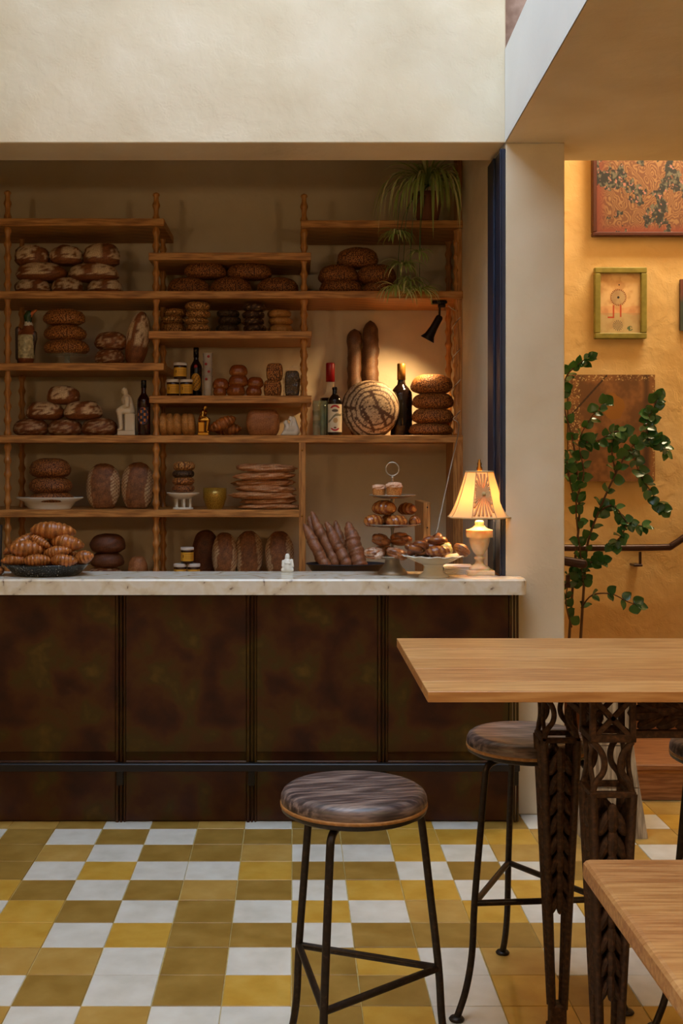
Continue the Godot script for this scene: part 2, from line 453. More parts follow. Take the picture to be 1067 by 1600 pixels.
# ---------------------------------------------------------------- the room
func build_room() -> void:
	# floor: slab, separate cement tiles where they show largest, one joined field beyond
	var st := mb()
	bd(st, -3.0, 3.6, -0.12, -0.004, -2.5, 6.95)
	var floor_node := struct("floor", st, M.grout)
	var white := {-1: [-4, -1, 3, 5, 7], 0: [-7, -5, -3, 6], 1: [-4, 0, 1, 3, 7], 2: [-5, -3, -2, 2, 4], 3: [-4, 0, 3, 6], 4: [-6, -3, -1, 1, 4], 5: [-4, 0, 7], 6: [-3, -1, 2, 4, 5], 7: [-5, -3, 2, 5], 8: [-4, -2, -1, 2], 9: [-6, 0, 4], -2: [6]}
	var one := []
	for k in 3:
		var ts := mb()
		bx(ts, Vector3(0, -0.009, 0), Vector3(TILE - 0.0035 + 0.0006 * k, 0.018, TILE - 0.003), 0.0012)
		one.append(done(ts))
	rng.seed = 11
	var rest := {}
	for r in range(-3, 37):
		for c in range(-15, 18):
			var x := -0.005 + (c + 0.5) * TILE
			var d := 4.924 - (r + 0.5) * TILE
			var roll := rng.randf()
			var kind := "tile_gold"
			if roll < 0.30:
				kind = "tile_olive"
			elif roll < 0.55:
				kind = "tile_ochre"
			if c < -1 and kind == "tile_gold" and rng.randf() < 0.45:  # dimmer light on this side partly painted in as more olive tiles
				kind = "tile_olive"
			if white.has(r):
				if c in white[r]:
					kind = "tile_white"
			elif rng.randf() < 0.33:
				kind = "tile_white"
			var tilt := rng.randf_range(-0.0006, 0.0006)
			if (d > 5.1 and x < 1.25) or d > 5.40 or x > 3.45:
				continue
			if r >= -2 and r <= 9 and c >= -8 and c <= 9:
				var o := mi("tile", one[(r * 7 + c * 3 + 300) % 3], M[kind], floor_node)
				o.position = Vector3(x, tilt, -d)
			else:
				if not rest.has(kind):
					rest[kind] = mb()
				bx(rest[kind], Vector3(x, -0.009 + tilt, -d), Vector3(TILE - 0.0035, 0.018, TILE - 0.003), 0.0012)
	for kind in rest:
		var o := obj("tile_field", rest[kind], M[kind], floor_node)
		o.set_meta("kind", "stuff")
	# front wall over the counter opening, with its beam, and the left pier outside the frame
	st = mb()
	bd(st, -3.0, 0.933, 2.95, 6.5, 5.12, 5.42, 0.004)
	bd(st, -3.0, -2.05, 0.0, 2.95, 5.12, 5.42)
	struct("wall_front", st, M.plaster)
	st = mb()
	bd(st, 0.933, 1.1915, 0.0, 2.95, 5.12, 5.42, 0.004)
	struct("wall_pier", st, M.plaster)
	st = mb()
	bd(st, 0.933, 1.185, 0.0, 4.3, 5.42, 6.95)
	struct("wall_right", st, M.plaster)
	st = mb()
	bd(st, -3.0, 0.933, 0.0, 3.6, 6.95, 7.1)
	struct("wall_back", st, M.plaster)
	st = mb()
	bd(st, -3.0, 0.933, 3.45, 3.6, 5.42, 6.95)
	struct("ceiling_alcove", st, M.plaster)
	# ceiling round the open light well
	st = mb()
	var xl := func(d: float) -> float: return 0.933 - (5.12 - d) * 0.0247
	for part in [[[xl.call(5.12), -5.12], [3.6, -5.12], [3.6, 2.5], [xl.call(-2.5), 2.5]]]:
		var lo := []
		var hi := []
		for q in part:
			lo.append(Vector3(q[0], 2.95, q[1]))
			hi.append(Vector3(q[0], 3.35, q[1]))
		face(st, lo, Vector3.DOWN)
		face(st, hi, Vector3.UP)
		for k in 4:
			var a: Vector3 = lo[k]
			var b: Vector3 = lo[(k + 1) % 4]
			face(st, [a, b, hi[(k + 1) % 4], hi[k]], (a + b) / 2 - Vector3(2.2, 2.95, -1.3))
	bd(st, 1.1915, 3.6, 2.95, 3.35, 5.12, 5.42)
	struct("ceiling_hall_side", st, M.plaster)
	# the well's upstand as a thin sheet of whiter plaster on the side of that slab
	st = mb()
	face(st, [Vector3(xl.call(5.118) - 0.004, 2.951, -5.118), Vector3(xl.call(0.6) - 0.004, 2.951, -0.6), Vector3(xl.call(0.6) - 0.004, 3.36, -0.6), Vector3(xl.call(5.118) - 0.004, 3.36, -5.118)], Vector3.LEFT)
	face(st, [Vector3(xl.call(5.118) - 0.004, 3.36, -5.118), Vector3(xl.call(0.6) - 0.004, 3.36, -0.6), Vector3(xl.call(0.6) + 0.05, 3.36, -0.6), Vector3(xl.call(5.118) + 0.05, 3.36, -5.118)], Vector3.UP)
	struct("trim_1", st, M.plaster_white)
	st = mb()
	bd(st, -3.0, -1.33, 2.95, 3.7, -2.5, 5.12)
	struct("ceiling_far_side", st, M.plaster)
	st = mb()
	bd(st, -3.0, -1.33, 3.7, 4.9, -2.5, 5.12)
	bd(st, -1.36, 1.75, 3.35, 6.5, -2.5, 0.6)
	struct("wall_sky_block", st, M.render_pink)  # unseen blocks added above the roof to screen sky light
	st = mb()
	bd(st, -3.0, 3.6, 6.5, 6.62, 4.15, 5.42)  # unseen roof strip, added to dim the upper front wall
	struct("ceiling_sky_block", st, M.plaster)
	st = mb()
	bd(st, -1.36, xl.call(0.6), 2.95, 3.35, -2.5, 0.6)
	struct("ceiling_rear", st, M.plaster)
	# stair hall
	st = mb()
	bd(st, 0.945, 3.6, 3.35, 6.5, 5.2, 5.42)
	bd(st, 1.75, 3.6, 3.35, 6.5, -2.5, 5.2)  # unseen high side, added to shape the light shaft
	struct("wall_hall_upper", st, M.render_pink)
	st = mb()
	bd(st, 1.185, 3.6, 0.0, 4.3, 6.5, 6.65)
	struct("wall_hall", st, M.plaster_yellow)
	st = mb()
	bd(st, 1.185, 3.6, 4.15, 4.3, 5.42, 6.5)
	struct("ceiling_hall", st, M.plaster_yellow)
	st = mb()
	bd(st, 3.6, 3.75, -0.12, 4.9, -2.5, 6.65)
	struct("wall_far_right", st, M.plaster)
	st = mb()
	bd(st, -3.15, -3.0, -0.12, 4.7, -2.5, 7.1)
	struct("wall_left", st, M.plaster)
	st = mb()
	bd(st, -3.15, 3.75, -0.12, 3.35, -2.65, -2.5)
	struct("wall_rear", st, M.plaster)
	# blue painted steel jamb: plate with a lip
	st = mb()
	bd(st, 0.916, 0.933, 1.049, 2.925, 5.121, 5.435, 0.002)
	bd(st, 0.906, 0.916, 1.049, 2.925, 5.285, 5.435, 0.002)
	bd(st, 0.908, 0.916, 1.049, 2.925, 5.123, 5.133, 0.002)
	struct("trim_2", st, M.blue)
	# two wooden stair steps in the hall
	for s in [[5.33, 5.86, 0.0, 0.165, "wooden stair step at floor level behind the iron-legged table"], [5.84, 6.5, 0.165, 0.33, "upper wooden stair step against the yellow wall"]]:
		var step := thing("stair_step", s[4], "step", Vector3(0, s[2], 0))
		st = mb()
		bd(st, 1.2, 3.6, 0.0, s[3] - s[2] - 0.03, s[0] + 0.012, s[0] + 0.04)
		obj("riser", st, M.stair, step)
		st = mb()
		bd(st, 1.2, 3.6, s[3] - s[2] - 0.03, s[3] - s[2], s[0], s[1] - 0.001 + (0.0 if s[2] == 0.0 else -0.005), 0.006)
		obj("tread", st, M.stair, step)

func build_counter() -> void:
	var base := thing("counter_base", "dark patinated bronze panelled counter front with foot rail", "counter", Vector3(0, 0, 0))
	var st := mb()
	bd(st, -2.04, 0.944, 0.0, 0.98, 5.03, 5.33)
	bd(st, -2.04, 0.90, 0.0, 0.965, 5.43, 5.80)
	obj("carcass", st, M.bronze, base)
	var xs := [-1.87, -1.306, -0.742, -0.179, 0.385, 0.949]
	for k in xs.size() - 1:
		st = mb()
		bd(st, xs[k] + 0.022, xs[k + 1] - 0.022, 0.30, 0.978, 5.018, 5.03, 0.002)
		obj("upper_panel", st, M.bronze, base)
		st = mb()
		bd(st, xs[k] + 0.022, xs[k + 1] - 0.022, 0.006, 0.262, 5.018, 5.03, 0.002)
		obj("lower_panel", st, M.bronze, base)
	for x in xs:
		st = mb()
		bd(st, x - 0.021, x - 0.008, 0.0, 0.979, 5.008, 5.03, 0.003)
		bd(st, x - 0.002, x + 0.006, 0.0, 0.979, 5.008, 5.03, 0.003)
		bd(st, x + 0.012, x + 0.021, 0.0, 0.979, 5.012, 5.03, 0.003)
		obj("strip", st, M.bronze, base)
		st = mb()
		bd(st, x - 0.014, x + 0.014, 0.165, 0.262, 4.985, 5.008, 0.002)
		bd(st, x - 0.014, x + 0.014, 0.235, 0.262, 4.96, 5.008, 0.002)
		obj("bracket", st, M.steel_black, base)
	st = mb()
	bd(st, -2.0, 0.96, 0.238, 0.27, 4.935, 4.965, 0.003)
	obj("foot_rail", st, M.steel_black, base)
	# marble slab with a rounded corner and an ear in front of the pier
	var out := PackedVector2Array([Vector2(-2.04, 4.97)])
	for k in 7:
		var a := -PI / 2 + PI / 2 * k / 6
		out.append(Vector2(0.965 + 0.035 * cos(a), 5.005 + 0.035 * sin(a)))
	out.append(Vector2(1.0, 5.118))
	out.append(Vector2(0.904, 5.118))
	out.append(Vector2(0.904, 5.335))
	out.append(Vector2(-2.04, 5.335))
	st = mb()
	var inner: PackedVector2Array = Geometry2D.offset_polygon(out, -0.007, Geometry2D.JOIN_MITER)[0]
	prism(st, out, 0.981, 1.042, Transform3D(Basis(Vector3(1, 0, 0), Vector3(0, 0, -1), Vector3(0, 1, 0)), Vector3.ZERO))
	prism(st, inner, 1.042, 1.0445, Transform3D(Basis(Vector3(1, 0, 0), Vector3(0, 0, -1), Vector3(0, 1, 0)), Vector3.ZERO))
	var n := out.size()
	st = mb()
	var lev := [[out, 0.987], [out, 1.041], [inner, 1.048]]
	var ring_in: PackedVector2Array = inner
	# walk the outline once: side, chamfer, top
	var v3 := func(p: Vector2, y: float) -> Vector3: return Vector3(p.x, y, -p.y)
	if ring_in.size() == n:
		# match the start of both outlines
		var s0 := 0
		for k in n:
			if ring_in[k].distance_to(out[0]) < ring_in[s0].distance_to(out[0]):
				s0 = k
		var dirn := 1
		if ring_in[(s0 + 1) % n].distance_to(out[1]) > ring_in[(s0 + n - 1) % n].distance_to(out[1]):
			dirn = -1
		for k in n:
			var a := out[k]
			var b := out[(k + 1) % n]
			var ai := ring_in[posmod(s0 + dirn * k, n)]
			var bi := ring_in[posmod(s0 + dirn * (k + 1), n)]
			var nm: Vector3 = v3.call(a - ai + b - bi, 0.0)
			nm.y = 0
			face(st, [v3.call(a, 0.982), v3.call(b, 0.982), v3.call(b, 1.041), v3.call(a, 1.041)], nm)
			face(st, [v3.call(a, 1.041), v3.call(b, 1.041), v3.call(bi, 1.049), v3.call(ai, 1.049)], nm.normalized() + Vector3.UP)
	var tri := Geometry2D.triangulate_polygon(ring_in)
	for k in range(0, tri.size(), 3):
		face(st, [v3.call(ring_in[tri[k]], 1.049), v3.call(ring_in[tri[k + 1]], 1.049), v3.call(ring_in[tri[k + 2]], 1.049)], Vector3.UP)
	tri = Geometry2D.triangulate_polygon(out)
	for k in range(0, tri.size(), 3):
		face(st, [v3.call(out[tri[k]], 0.982), v3.call(out[tri[k + 1]], 0.982), v3.call(out[tri[k + 2]], 0.982)], Vector3.DOWN)
	tag(obj("marble_countertop", st, M.marble), "thick white marble countertop with grey veins and rounded corner", "countertop")
	st = mb()
	bd(st, -2.04, 0.90, 0.966, 1.0, 5.425, 5.81, 0.003)
	tag(obj("work_ledge", st, M.shelf), "low wooden work ledge hidden behind the marble countertop", "ledge")

const DF := 6.41
const DB := 6.93
var shelf_y := {}
func build_shelves() -> void:
	var unit := thing("bread_shelf", "oak bread shelving with turned wavy posts against the back wall", "shelf", Vector3(0, 0.0, 0))
	var st: SurfaceTool
	# [name, top edge y in the photograph, x from, x to]
	var boards := [["l1", 341.0, -75, 256], ["m0", 394.5, 232, 486], ["r0", 344.0, 470, 723], ["a", 454.5, -75, 723.5], ["m2", 517.0, 232, 487], ["l2", 567.0, -75, 256], ["m3", 618.0, 233, 487], ["b", 680.0, -75, 724], ["c", 796.5, -75, 471]]
	for b in boards:
		var top := wy(b[1], DF)
		shelf_y[b[0]] = top
		st = mb()
		bd(st, wx(b[2], DF), wx(b[3], DF), top - 0.041, top, DF, DB, 0.0025)
		obj("shelf_board", st, M.shelf, unit)
	shelf_y["low"] = 0.89
	st = mb()
	bd(st, wx(-75, DF), 0.925, 0.85, 0.89, 5.95, DB, 0.003)
	obj("shelf_board", st, M.shelf, unit)
	# turned posts: x in the photograph, top y, bottom y (metres)
	for p in [[12.0, 297.0, 0.89], [244.0, 300.0, 0.89], [475.0, 302.0, wy(680, DF)], [713.5, 357.0, wy(680, DF)]]:
		for d in [6.46, 6.80]:
			var x := wx(p[0], 6.46)
			var y1: float = wy(p[1], 6.46) if d < 6.6 else wy(p[1] + 60, 6.46)
			var y0: float = p[2]
			if p[0] > 700:
				y1 = wy(357, DF)
			elif d > 6.6:
				y1 = shelf_y["a"] if p[0] > 300 and p[0] < 700 else wy(343, DF) - 0.02
			var prof := [[0.0, y0]]
			var n := int((y1 - y0) / 0.0095)
			for k in n + 1:
				var y := lerpf(y0, y1, float(k) / n)
				var ph := (y1 - y) / 0.075 * TAU
				var r := 0.0168 + 0.0042 * cos(ph) + 0.0012 * cos(2 * ph)
				if p[0] < 700 and d < 6.6 and y > y1 - 0.02:
					r = 0.0205 * sqrt(maxf(0.0, 1.0 - pow((y - y1 + 0.02) / 0.02, 2)))
				prof.append([r, y])
			prof.append([0.0, y1])
			st = mb()
			lathe(st, prof, 14, Vector3(x, 0, -d))
			obj("turned_post", st, M.spindle, unit)
	# straight uprights of the lower right bay
	st = mb()
	bd(st, wx(467, DF), wx(477.5, DF), 0.89, wy(691.5, DF), DF - 0.002, DF + 0.036, 0.002)
	obj("upright", st, M.shelf_up, unit)
	st = mb()
	bd(st, wx(708, DF), wx(724.5, DF), 0.89, wy(691.5, DF), DF, DF + 0.3, 0.002)
	obj("side_board", st, M.shelf_up, unit)
	st = mb()
	bd(st, 0.905, 0.932, 0.89, 3.44, DF + 0.03, DF + 0.16, 0.002)
	obj("wall_batten", st, M.shelf_up, unit)
	st = mb()
	for q in [[472.0, 703.5], [472.0, 806.0]]:
		lathe(st, [[0.0, 0.0], [0.006, 0.0], [0.006, 0.0], [0.006, 0.003], [0.0, 0.005]], 12, px(q[0], q[1], DF - 0.002), Basis(Vector3.RIGHT, PI / 2))
	obj("bolt", st, M.brass, unit)
	# low wooden partition behind the pastry stands
	var part := thing("wooden_partition", "short upright oak board with two bolts behind the tiered stand", "partition", px(667, 880, 6.0) * Vector3(1, 0, 1) + Vector3(0, 0.89, 0))
	st = mb()
	bx(st, Vector3(0, 0.225, -0.21), Vector3(0.037, 0.45, 0.42), 0.003)
	obj("board", st, M.shelf_up, part)
	for y in [0.425, 0.32]:
		st = mb()
		lathe(st, [[0.0, 0.0], [0.004, 0.0], [0.004, 0.0], [0.004, 0.002], [0.0, 0.003]], 10, Vector3(0.002, y, 0.0), Basis(Vector3.RIGHT, PI / 2))
		obj("bolt", st, M.steel_black, part)

# ---------------------------------------------------------------- furniture
func build_stool(at: Vector3, a0: float, turn: float, label: String) -> void:
	var t := thing("bar_stool", label, "stool", at, "round wooden bar stools")
	var st := mb()
	lathe(st, [[0.0, 0.706], [0.165, 0.706], [0.165, 0.706], [0.176, 0.712], [0.178, 0.722]], 48)
	obj("seat_base", st, M.stool_iron, t)
	st = mb()
	lathe(st, [[0.176, 0.7205], [0.1785, 0.721], [0.1785, 0.729], [0.176, 0.7295]], 48)
	obj("seat_band", st, M.seat_band, t)
	st = mb()
	lathe(st, [[0.1765, 0.729], [0.1775, 0.732], [0.1765, 0.744], [0.172, 0.753], [0.163, 0.7595], [0.150, 0.762], [0.120, 0.7612], [0.06, 0.7605], [0.0, 0.7602]], 56)
	var s := obj("seat", st, M.seat, t)
	s.rotation.y = turn
	var feet := []
	for k in 3:
		var a := deg_to_rad(a0 + 120 * k)
		var u := Vector3(cos(a), 0, -sin(a))
		st = mb()
		var pth := smooth_path([u * 0.09 + Vector3.UP * 0.698, u * 0.135 + Vector3.UP * 0.698, u * 0.163 + Vector3.UP * 0.685, u * 0.172 + Vector3.UP * 0.65, u * 0.190 + Vector3.UP * 0.5, u * 0.212 + Vector3.UP * 0.31, u * 0.222 + Vector3.UP * 0.17, u * 0.245 + Vector3.UP * 0.075, u * 0.278 + Vector3.UP * 0.008], 5)
		tube(st, pth, 0.0098, 12)
		var leg := obj("leg", st, M.stool_iron, t)
		st = mb()
		lathe(st, [[0.0, 0.0], [0.02, 0.0], [0.02, 0.0], [0.022, 0.004], [0.018, 0.009], [0.0, 0.011]], 18, u * 0.280)
		obj("foot", st, M.stool_iron, leg)
		feet.append(u * 0.212 + Vector3.UP * 0.31)
	for k in 3:
		st = mb()
		tube(st, [feet[k], feet[(k + 1) % 3]], 0.0088, 12)
		obj("foot_bar", st, M.stool_iron, t)

func iron_leaf(st: SurfaceTool, c: Vector3, ang: float, l: float, w: float, face_b: Basis) -> void:
	var b := face_b * Basis(Vector3(0, 0, 1), ang)
	blob(st, Transform3D(b * Basis.from_scale(Vector3(w, l, 0.009)), c), 8, 6)
	blob(st, Transform3D(b * Basis.from_scale(Vector3(w * 0.3, l * 0.9, 0.013)), c), 6, 4)

func build_iron_table() -> void:
	var t := thing("bar_table", "high oak bar table on openwork cast-iron legs with leaf garlands", "table", Vector3(0.294, 0, -2.93))
	var x1 := 1.66
	var st: SurfaceTool
	# planks across the depth
	var cuts := [-0.383, -0.20, -0.05, 0.10, 0.26, 0.383]
	var ms := ["oak", "oak_b", "oak", "oak_c", "oak_b"]
	for k in 5:
		st = mb()
		bx(st, Vector3(x1 / 2, 1.038, (cuts[k] + cuts[k + 1]) / 2), Vector3(x1, 0.024, cuts[k + 1] - cuts[k] - 0.0004), 0.0012)
		obj("plank", st, M[ms[k]], t)
	var zs := [-0.26, 0.25]
	var xsl := [0.428, x1 - 0.428]
	for xi in 2:
		for zi in 2:
			var c := Vector3(xsl[xi], 0, zs[zi])
			st = mb()
			var w0 := 0.045
			var w1 := 0.016
			for sx in [-1, 1]:
				for sz in [-1, 1]:
					var top := c + Vector3(sx * w0, 0.80, sz * w0)
					var bot := c + Vector3(sx * w1, 0.06, sz * w1)
					tube(st, [bot, top], [0.0095, 0.0115], 4)
					# waist: pinched bars between shoulder and apron
					var wp := smooth_path([c + Vector3(sx * 0.045, 0.80, sz * 0.043), c + Vector3(sx * 0.038, 0.826, sz * 0.043), c + Vector3(sx * 0.022, 0.848, sz * 0.043), c + Vector3(sx * 0.018, 0.872, sz * 0.043), c + Vector3(sx * 0.026, 0.896, sz * 0.043), c + Vector3(sx * 0.045, 0.919, sz * 0.043)], 4)
					tube(st, wp, 0.0075, 8)
					wp = smooth_path([c + Vector3(sx * 0.043, 0.80, sz * 0.045), c + Vector3(sx * 0.043, 0.826, sz * 0.038), c + Vector3(sx * 0.043, 0.848, sz * 0.022), c + Vector3(sx * 0.043, 0.872, sz * 0.018), c + Vector3(sx * 0.043, 0.896, sz * 0.026), c + Vector3(sx * 0.043, 0.919, sz * 0.045)], 4)
					tube(st, wp, 0.006, 8)
					bx(st, c + Vector3(sx * 0.045, 0.972, sz * 0.045), Vector3(0.014, 0.108, 0.014), 0.002)
			for s in [-1, 1]:
				bx(st, c + Vector3(0, 0.80, s * 0.045), Vector3(0.104, 0.014, 0.014), 0.002)
				bx(st, c + Vector3(s * 0.045, 0.80, 0), Vector3(0.014, 0.014, 0.104), 0.002)
				for y in [0.927, 1.018]:
					bx(st, c + Vector3(0, y, s * 0.045), Vector3(0.104, 0.018, 0.014), 0.002)
					bx(st, c + Vector3(s * 0.045, y, 0), Vector3(0.014, 0.018, 0.104), 0.002)
				for q in [-1, 1]:
					bx(st, c + Vector3(0, 0.972, s * 0.045), Vector3(0.112, 0.012, 0.008), 0.001, Basis(Vector3(0, 0, 1), q * 0.80))
			bx(st, c + Vector3(0, 0.036, 0), Vector3(0.044, 0.072, 0.044), 0.004)
			bx(st, c + Vector3(0, 0.006, 0), Vector3(0.052, 0.012, 0.052), 0.003)
			var leg := obj("leg", st, M.cast_iron, t)
			# a hanging garland of husk leaves in each face
			for f in 4:
				var fb := Basis(Vector3.UP, f * PI / 2)
				st = mb()
				for k in 8:
					var y := 0.745 - k * 0.055
					var hw := lerpf(w1, w0, (y - 0.06) / 0.74)
					var s := lerpf(0.72, 1.0, (y - 0.3) / 0.45)
					for e in [-1, 1]:
						iron_leaf(st, c + fb * Vector3(e * 0.0165 * s, y - 0.010, hw - 0.003), e * 0.42, 0.034, 0.0135 * s, fb)
					iron_leaf(st, c + fb * Vector3(0, y, hw + 0.002), 0.0, 0.036, 0.0145 * s, fb)
				obj("leaf_garland", st, M.cast_iron, leg)
	# aprons: rails and leaf swags, long sides then ends
	for z in zs:
		st = mb()
		bx(st, Vector3(x1 / 2, 0.927, z + 0.0), Vector3(x1 - 0.956, 0.018, 0.014), 0.002)
		bx(st, Vector3(x1 / 2, 1.018, z), Vector3(x1 - 0.956, 0.016, 0.014), 0.002)
		var rail := obj("apron", st, M.cast_iron, t)
		st = mb()
		var k := 0
		var x := 0.515
		while x < x1 - 0.5:
			iron_leaf(st, Vector3(x, 0.975 + 0.012 * sin(k * 1.9), z), PI / 2, 0.042, 0.021, Basis.IDENTITY)
			iron_leaf(st, Vector3(x + 0.012, 0.991, z), 1.15, 0.034, 0.017, Basis.IDENTITY)
			iron_leaf(st, Vector3(x + 0.012, 0.955, z), -1.15, 0.034, 0.017, Basis.IDENTITY)
			x += 0.044
			k += 1
		obj("leaf_garland", st, M.cast_iron, rail)
	for xx in xsl:
		st = mb()
		bx(st, Vector3(xx, 0.927, -0.005), Vector3(0.014, 0.018, 0.40), 0.002)
		bx(st, Vector3(xx, 1.018, -0.005), Vector3(0.014, 0.016, 0.40), 0.002)
		var rail := obj("apron", st, M.cast_iron, t)
		st = mb()
		var fb := Basis(Vector3.UP, PI / 2)
		for k in 9:
			var z := -0.19 + k * 0.044
			iron_leaf(st, Vector3(xx, 0.975, z), PI / 2, 0.034, 0.016, fb)
			iron_leaf(st, Vector3(xx, 0.993, z + 0.01), 1.0, 0.028, 0.012, fb)
			iron_leaf(st, Vector3(xx, 0.955, z + 0.01), -1.0, 0.028, 0.012, fb)
		obj("leaf_garland", st, M.cast_iron, rail)

func build_low_table() -> void:
	var t := thing("dining_table", "lower thick oak table with rounded edges in front of the bar table", "table", Vector3(0.583, 0, -2.35))
	var ms := ["oak_c", "oak", "oak_c", "oak", "oak_b", "oak"]
	var st: SurfaceTool
	var z := 0.0
	var ws_ := [0.13, 0.15, 0.12, 0.14, 0.15, 0.11]
	for k in 6:
		var w: float = ws_[k]
		# plank with a rounded end profile, swept across the depth
		st = mb()
		var prof := PackedVector2Array()
		for q in 7:
			var a := PI / 2 + PI * q / 6
			prof.append(Vector2(0.014 + 0.014 * cos(a), (0.736 if q < 3 else 0.720) + 0.014 * sin(a)))
		prof.append(Vector2(1.30, 0.706))
		prof.append(Vector2(1.30, 0.750))
		prism(st, prof, z, z + w - 0.0004)
		obj("plank", st, M[ms[k]], t)
		z += w
	for q in [[0.55, 0.08], [1.2, 0.08], [0.55, 0.72], [1.2, 0.72]]:
		st = mb()
		var o := PackedVector2Array([Vector2(-0.03, 0.66), Vector2(0.03, 0.66), Vector2(0.02, 0.0), Vector2(-0.02, 0.0)])
		prism(st, o, q[1] - 0.025, q[1] + 0.025, Transform3D(Basis.IDENTITY, Vector3(q[0], 0, 0)))
		obj("leg", st, M.shelf_up, t)
	st = mb()
	bx(st, Vector3(0.88, 0.683, 0.4), Vector3(0.72, 0.045, 0.60), 0.003)
	obj("apron", st, M.oak_c, t)

func build_hall() -> void:
	var st: SurfaceTool
	# rustic timber pedestal
	var t := thing("timber_pedestal", "weathered pale timber pedestal with splayed foot behind the bar table", "pedestal", px(946, 1300, 4.93) * Vector3(1, 0, 1))
	st = mb()
	var sl := [[0.0, 0.13, 0.138], [0.06, 0.125, 0.0], [0.33, 0.09, 0.0]]
	for q in [[0.0, 0.20, 0.138, 0.112], [0.204, 0.37, 0.111, 0.092], [0.374, 0.55, 0.091, 0.086]]:
		st = mb()
		var lo := []
		var hi := []
		for k in 4:
			var s := Vector3([-1, 1, 1, -1][k], 0, [-1, -1, 1, 1][k])
			lo.append(Vector3(0, q[0], 0) + s * q[2])
			hi.append(Vector3(0, q[1], 0) + s * q[3])
		face(st, lo, Vector3.DOWN)
		face(st, hi, Vector3.UP)
		for k in 4:
			face(st, [lo[k], lo[(k + 1) % 4], hi[(k + 1) % 4], hi[k]], lo[k] + lo[(k + 1) % 4] - Vector3(0, 2 * q[0], 0))
		obj("timber_block", st, M.weathered, t)
	# wall handrail: level run then rising to the right
	t = thing("wall_handrail", "dark round handrail bracketed to the yellow wall, rising at its end", "handrail", px(960, 856, 6.42))
	st = mb()
	var o := t.position
	tube(st, smooth_path([px(880, 856, 6.42) - o, px(960, 856, 6.42) - o, px(1038, 855, 6.42) - o, px(1052, 851, 6.42) - o, px(1100, 818, 6.42) - o, px(1300, 680, 6.42) - o], 5), 0.0185, 14)
	obj("rail", st, M.rail, t)
	st = mb()
	var p := px(1000, 860, 6.42) - o
	bx(st, p + Vector3(0, -0.045, 0), Vector3(0.014, 0.075, 0.012), 0.002)
	bx(st, p + Vector3(-0.012, -0.082, -0.035), Vector3(0.05, 0.014, 0.085), 0.003)
	obj("bracket", st, M.rail, t)
	t = thing("stub_handrail", "short rounded handrail end poking out beside the plaster pier", "handrail", px(890, 878, 5.62))
	st = mb()
	o = t.position
	tube(st, smooth_path([px(840, 866, 5.66) - o, px(880, 876, 5.62) - o, px(912, 881, 5.6) - o], 5), 0.0225, 14)
	blob(st, Transform3D(Basis.from_scale(Vector3(0.018, 0.0225, 0.0225)), px(912, 881, 5.6) - o), 14, 8)
	obj("rail", st, M.rail, t)
	st = mb()
	bx(st, px(887, 908, 5.62) - o, Vector3(0.02, 0.06, 0.02), 0.003)
	bx(st, px(884, 915, 5.62) - o, Vector3(0.04, 0.02, 0.03), 0.003)
	obj("bracket", st, M.rail, t)

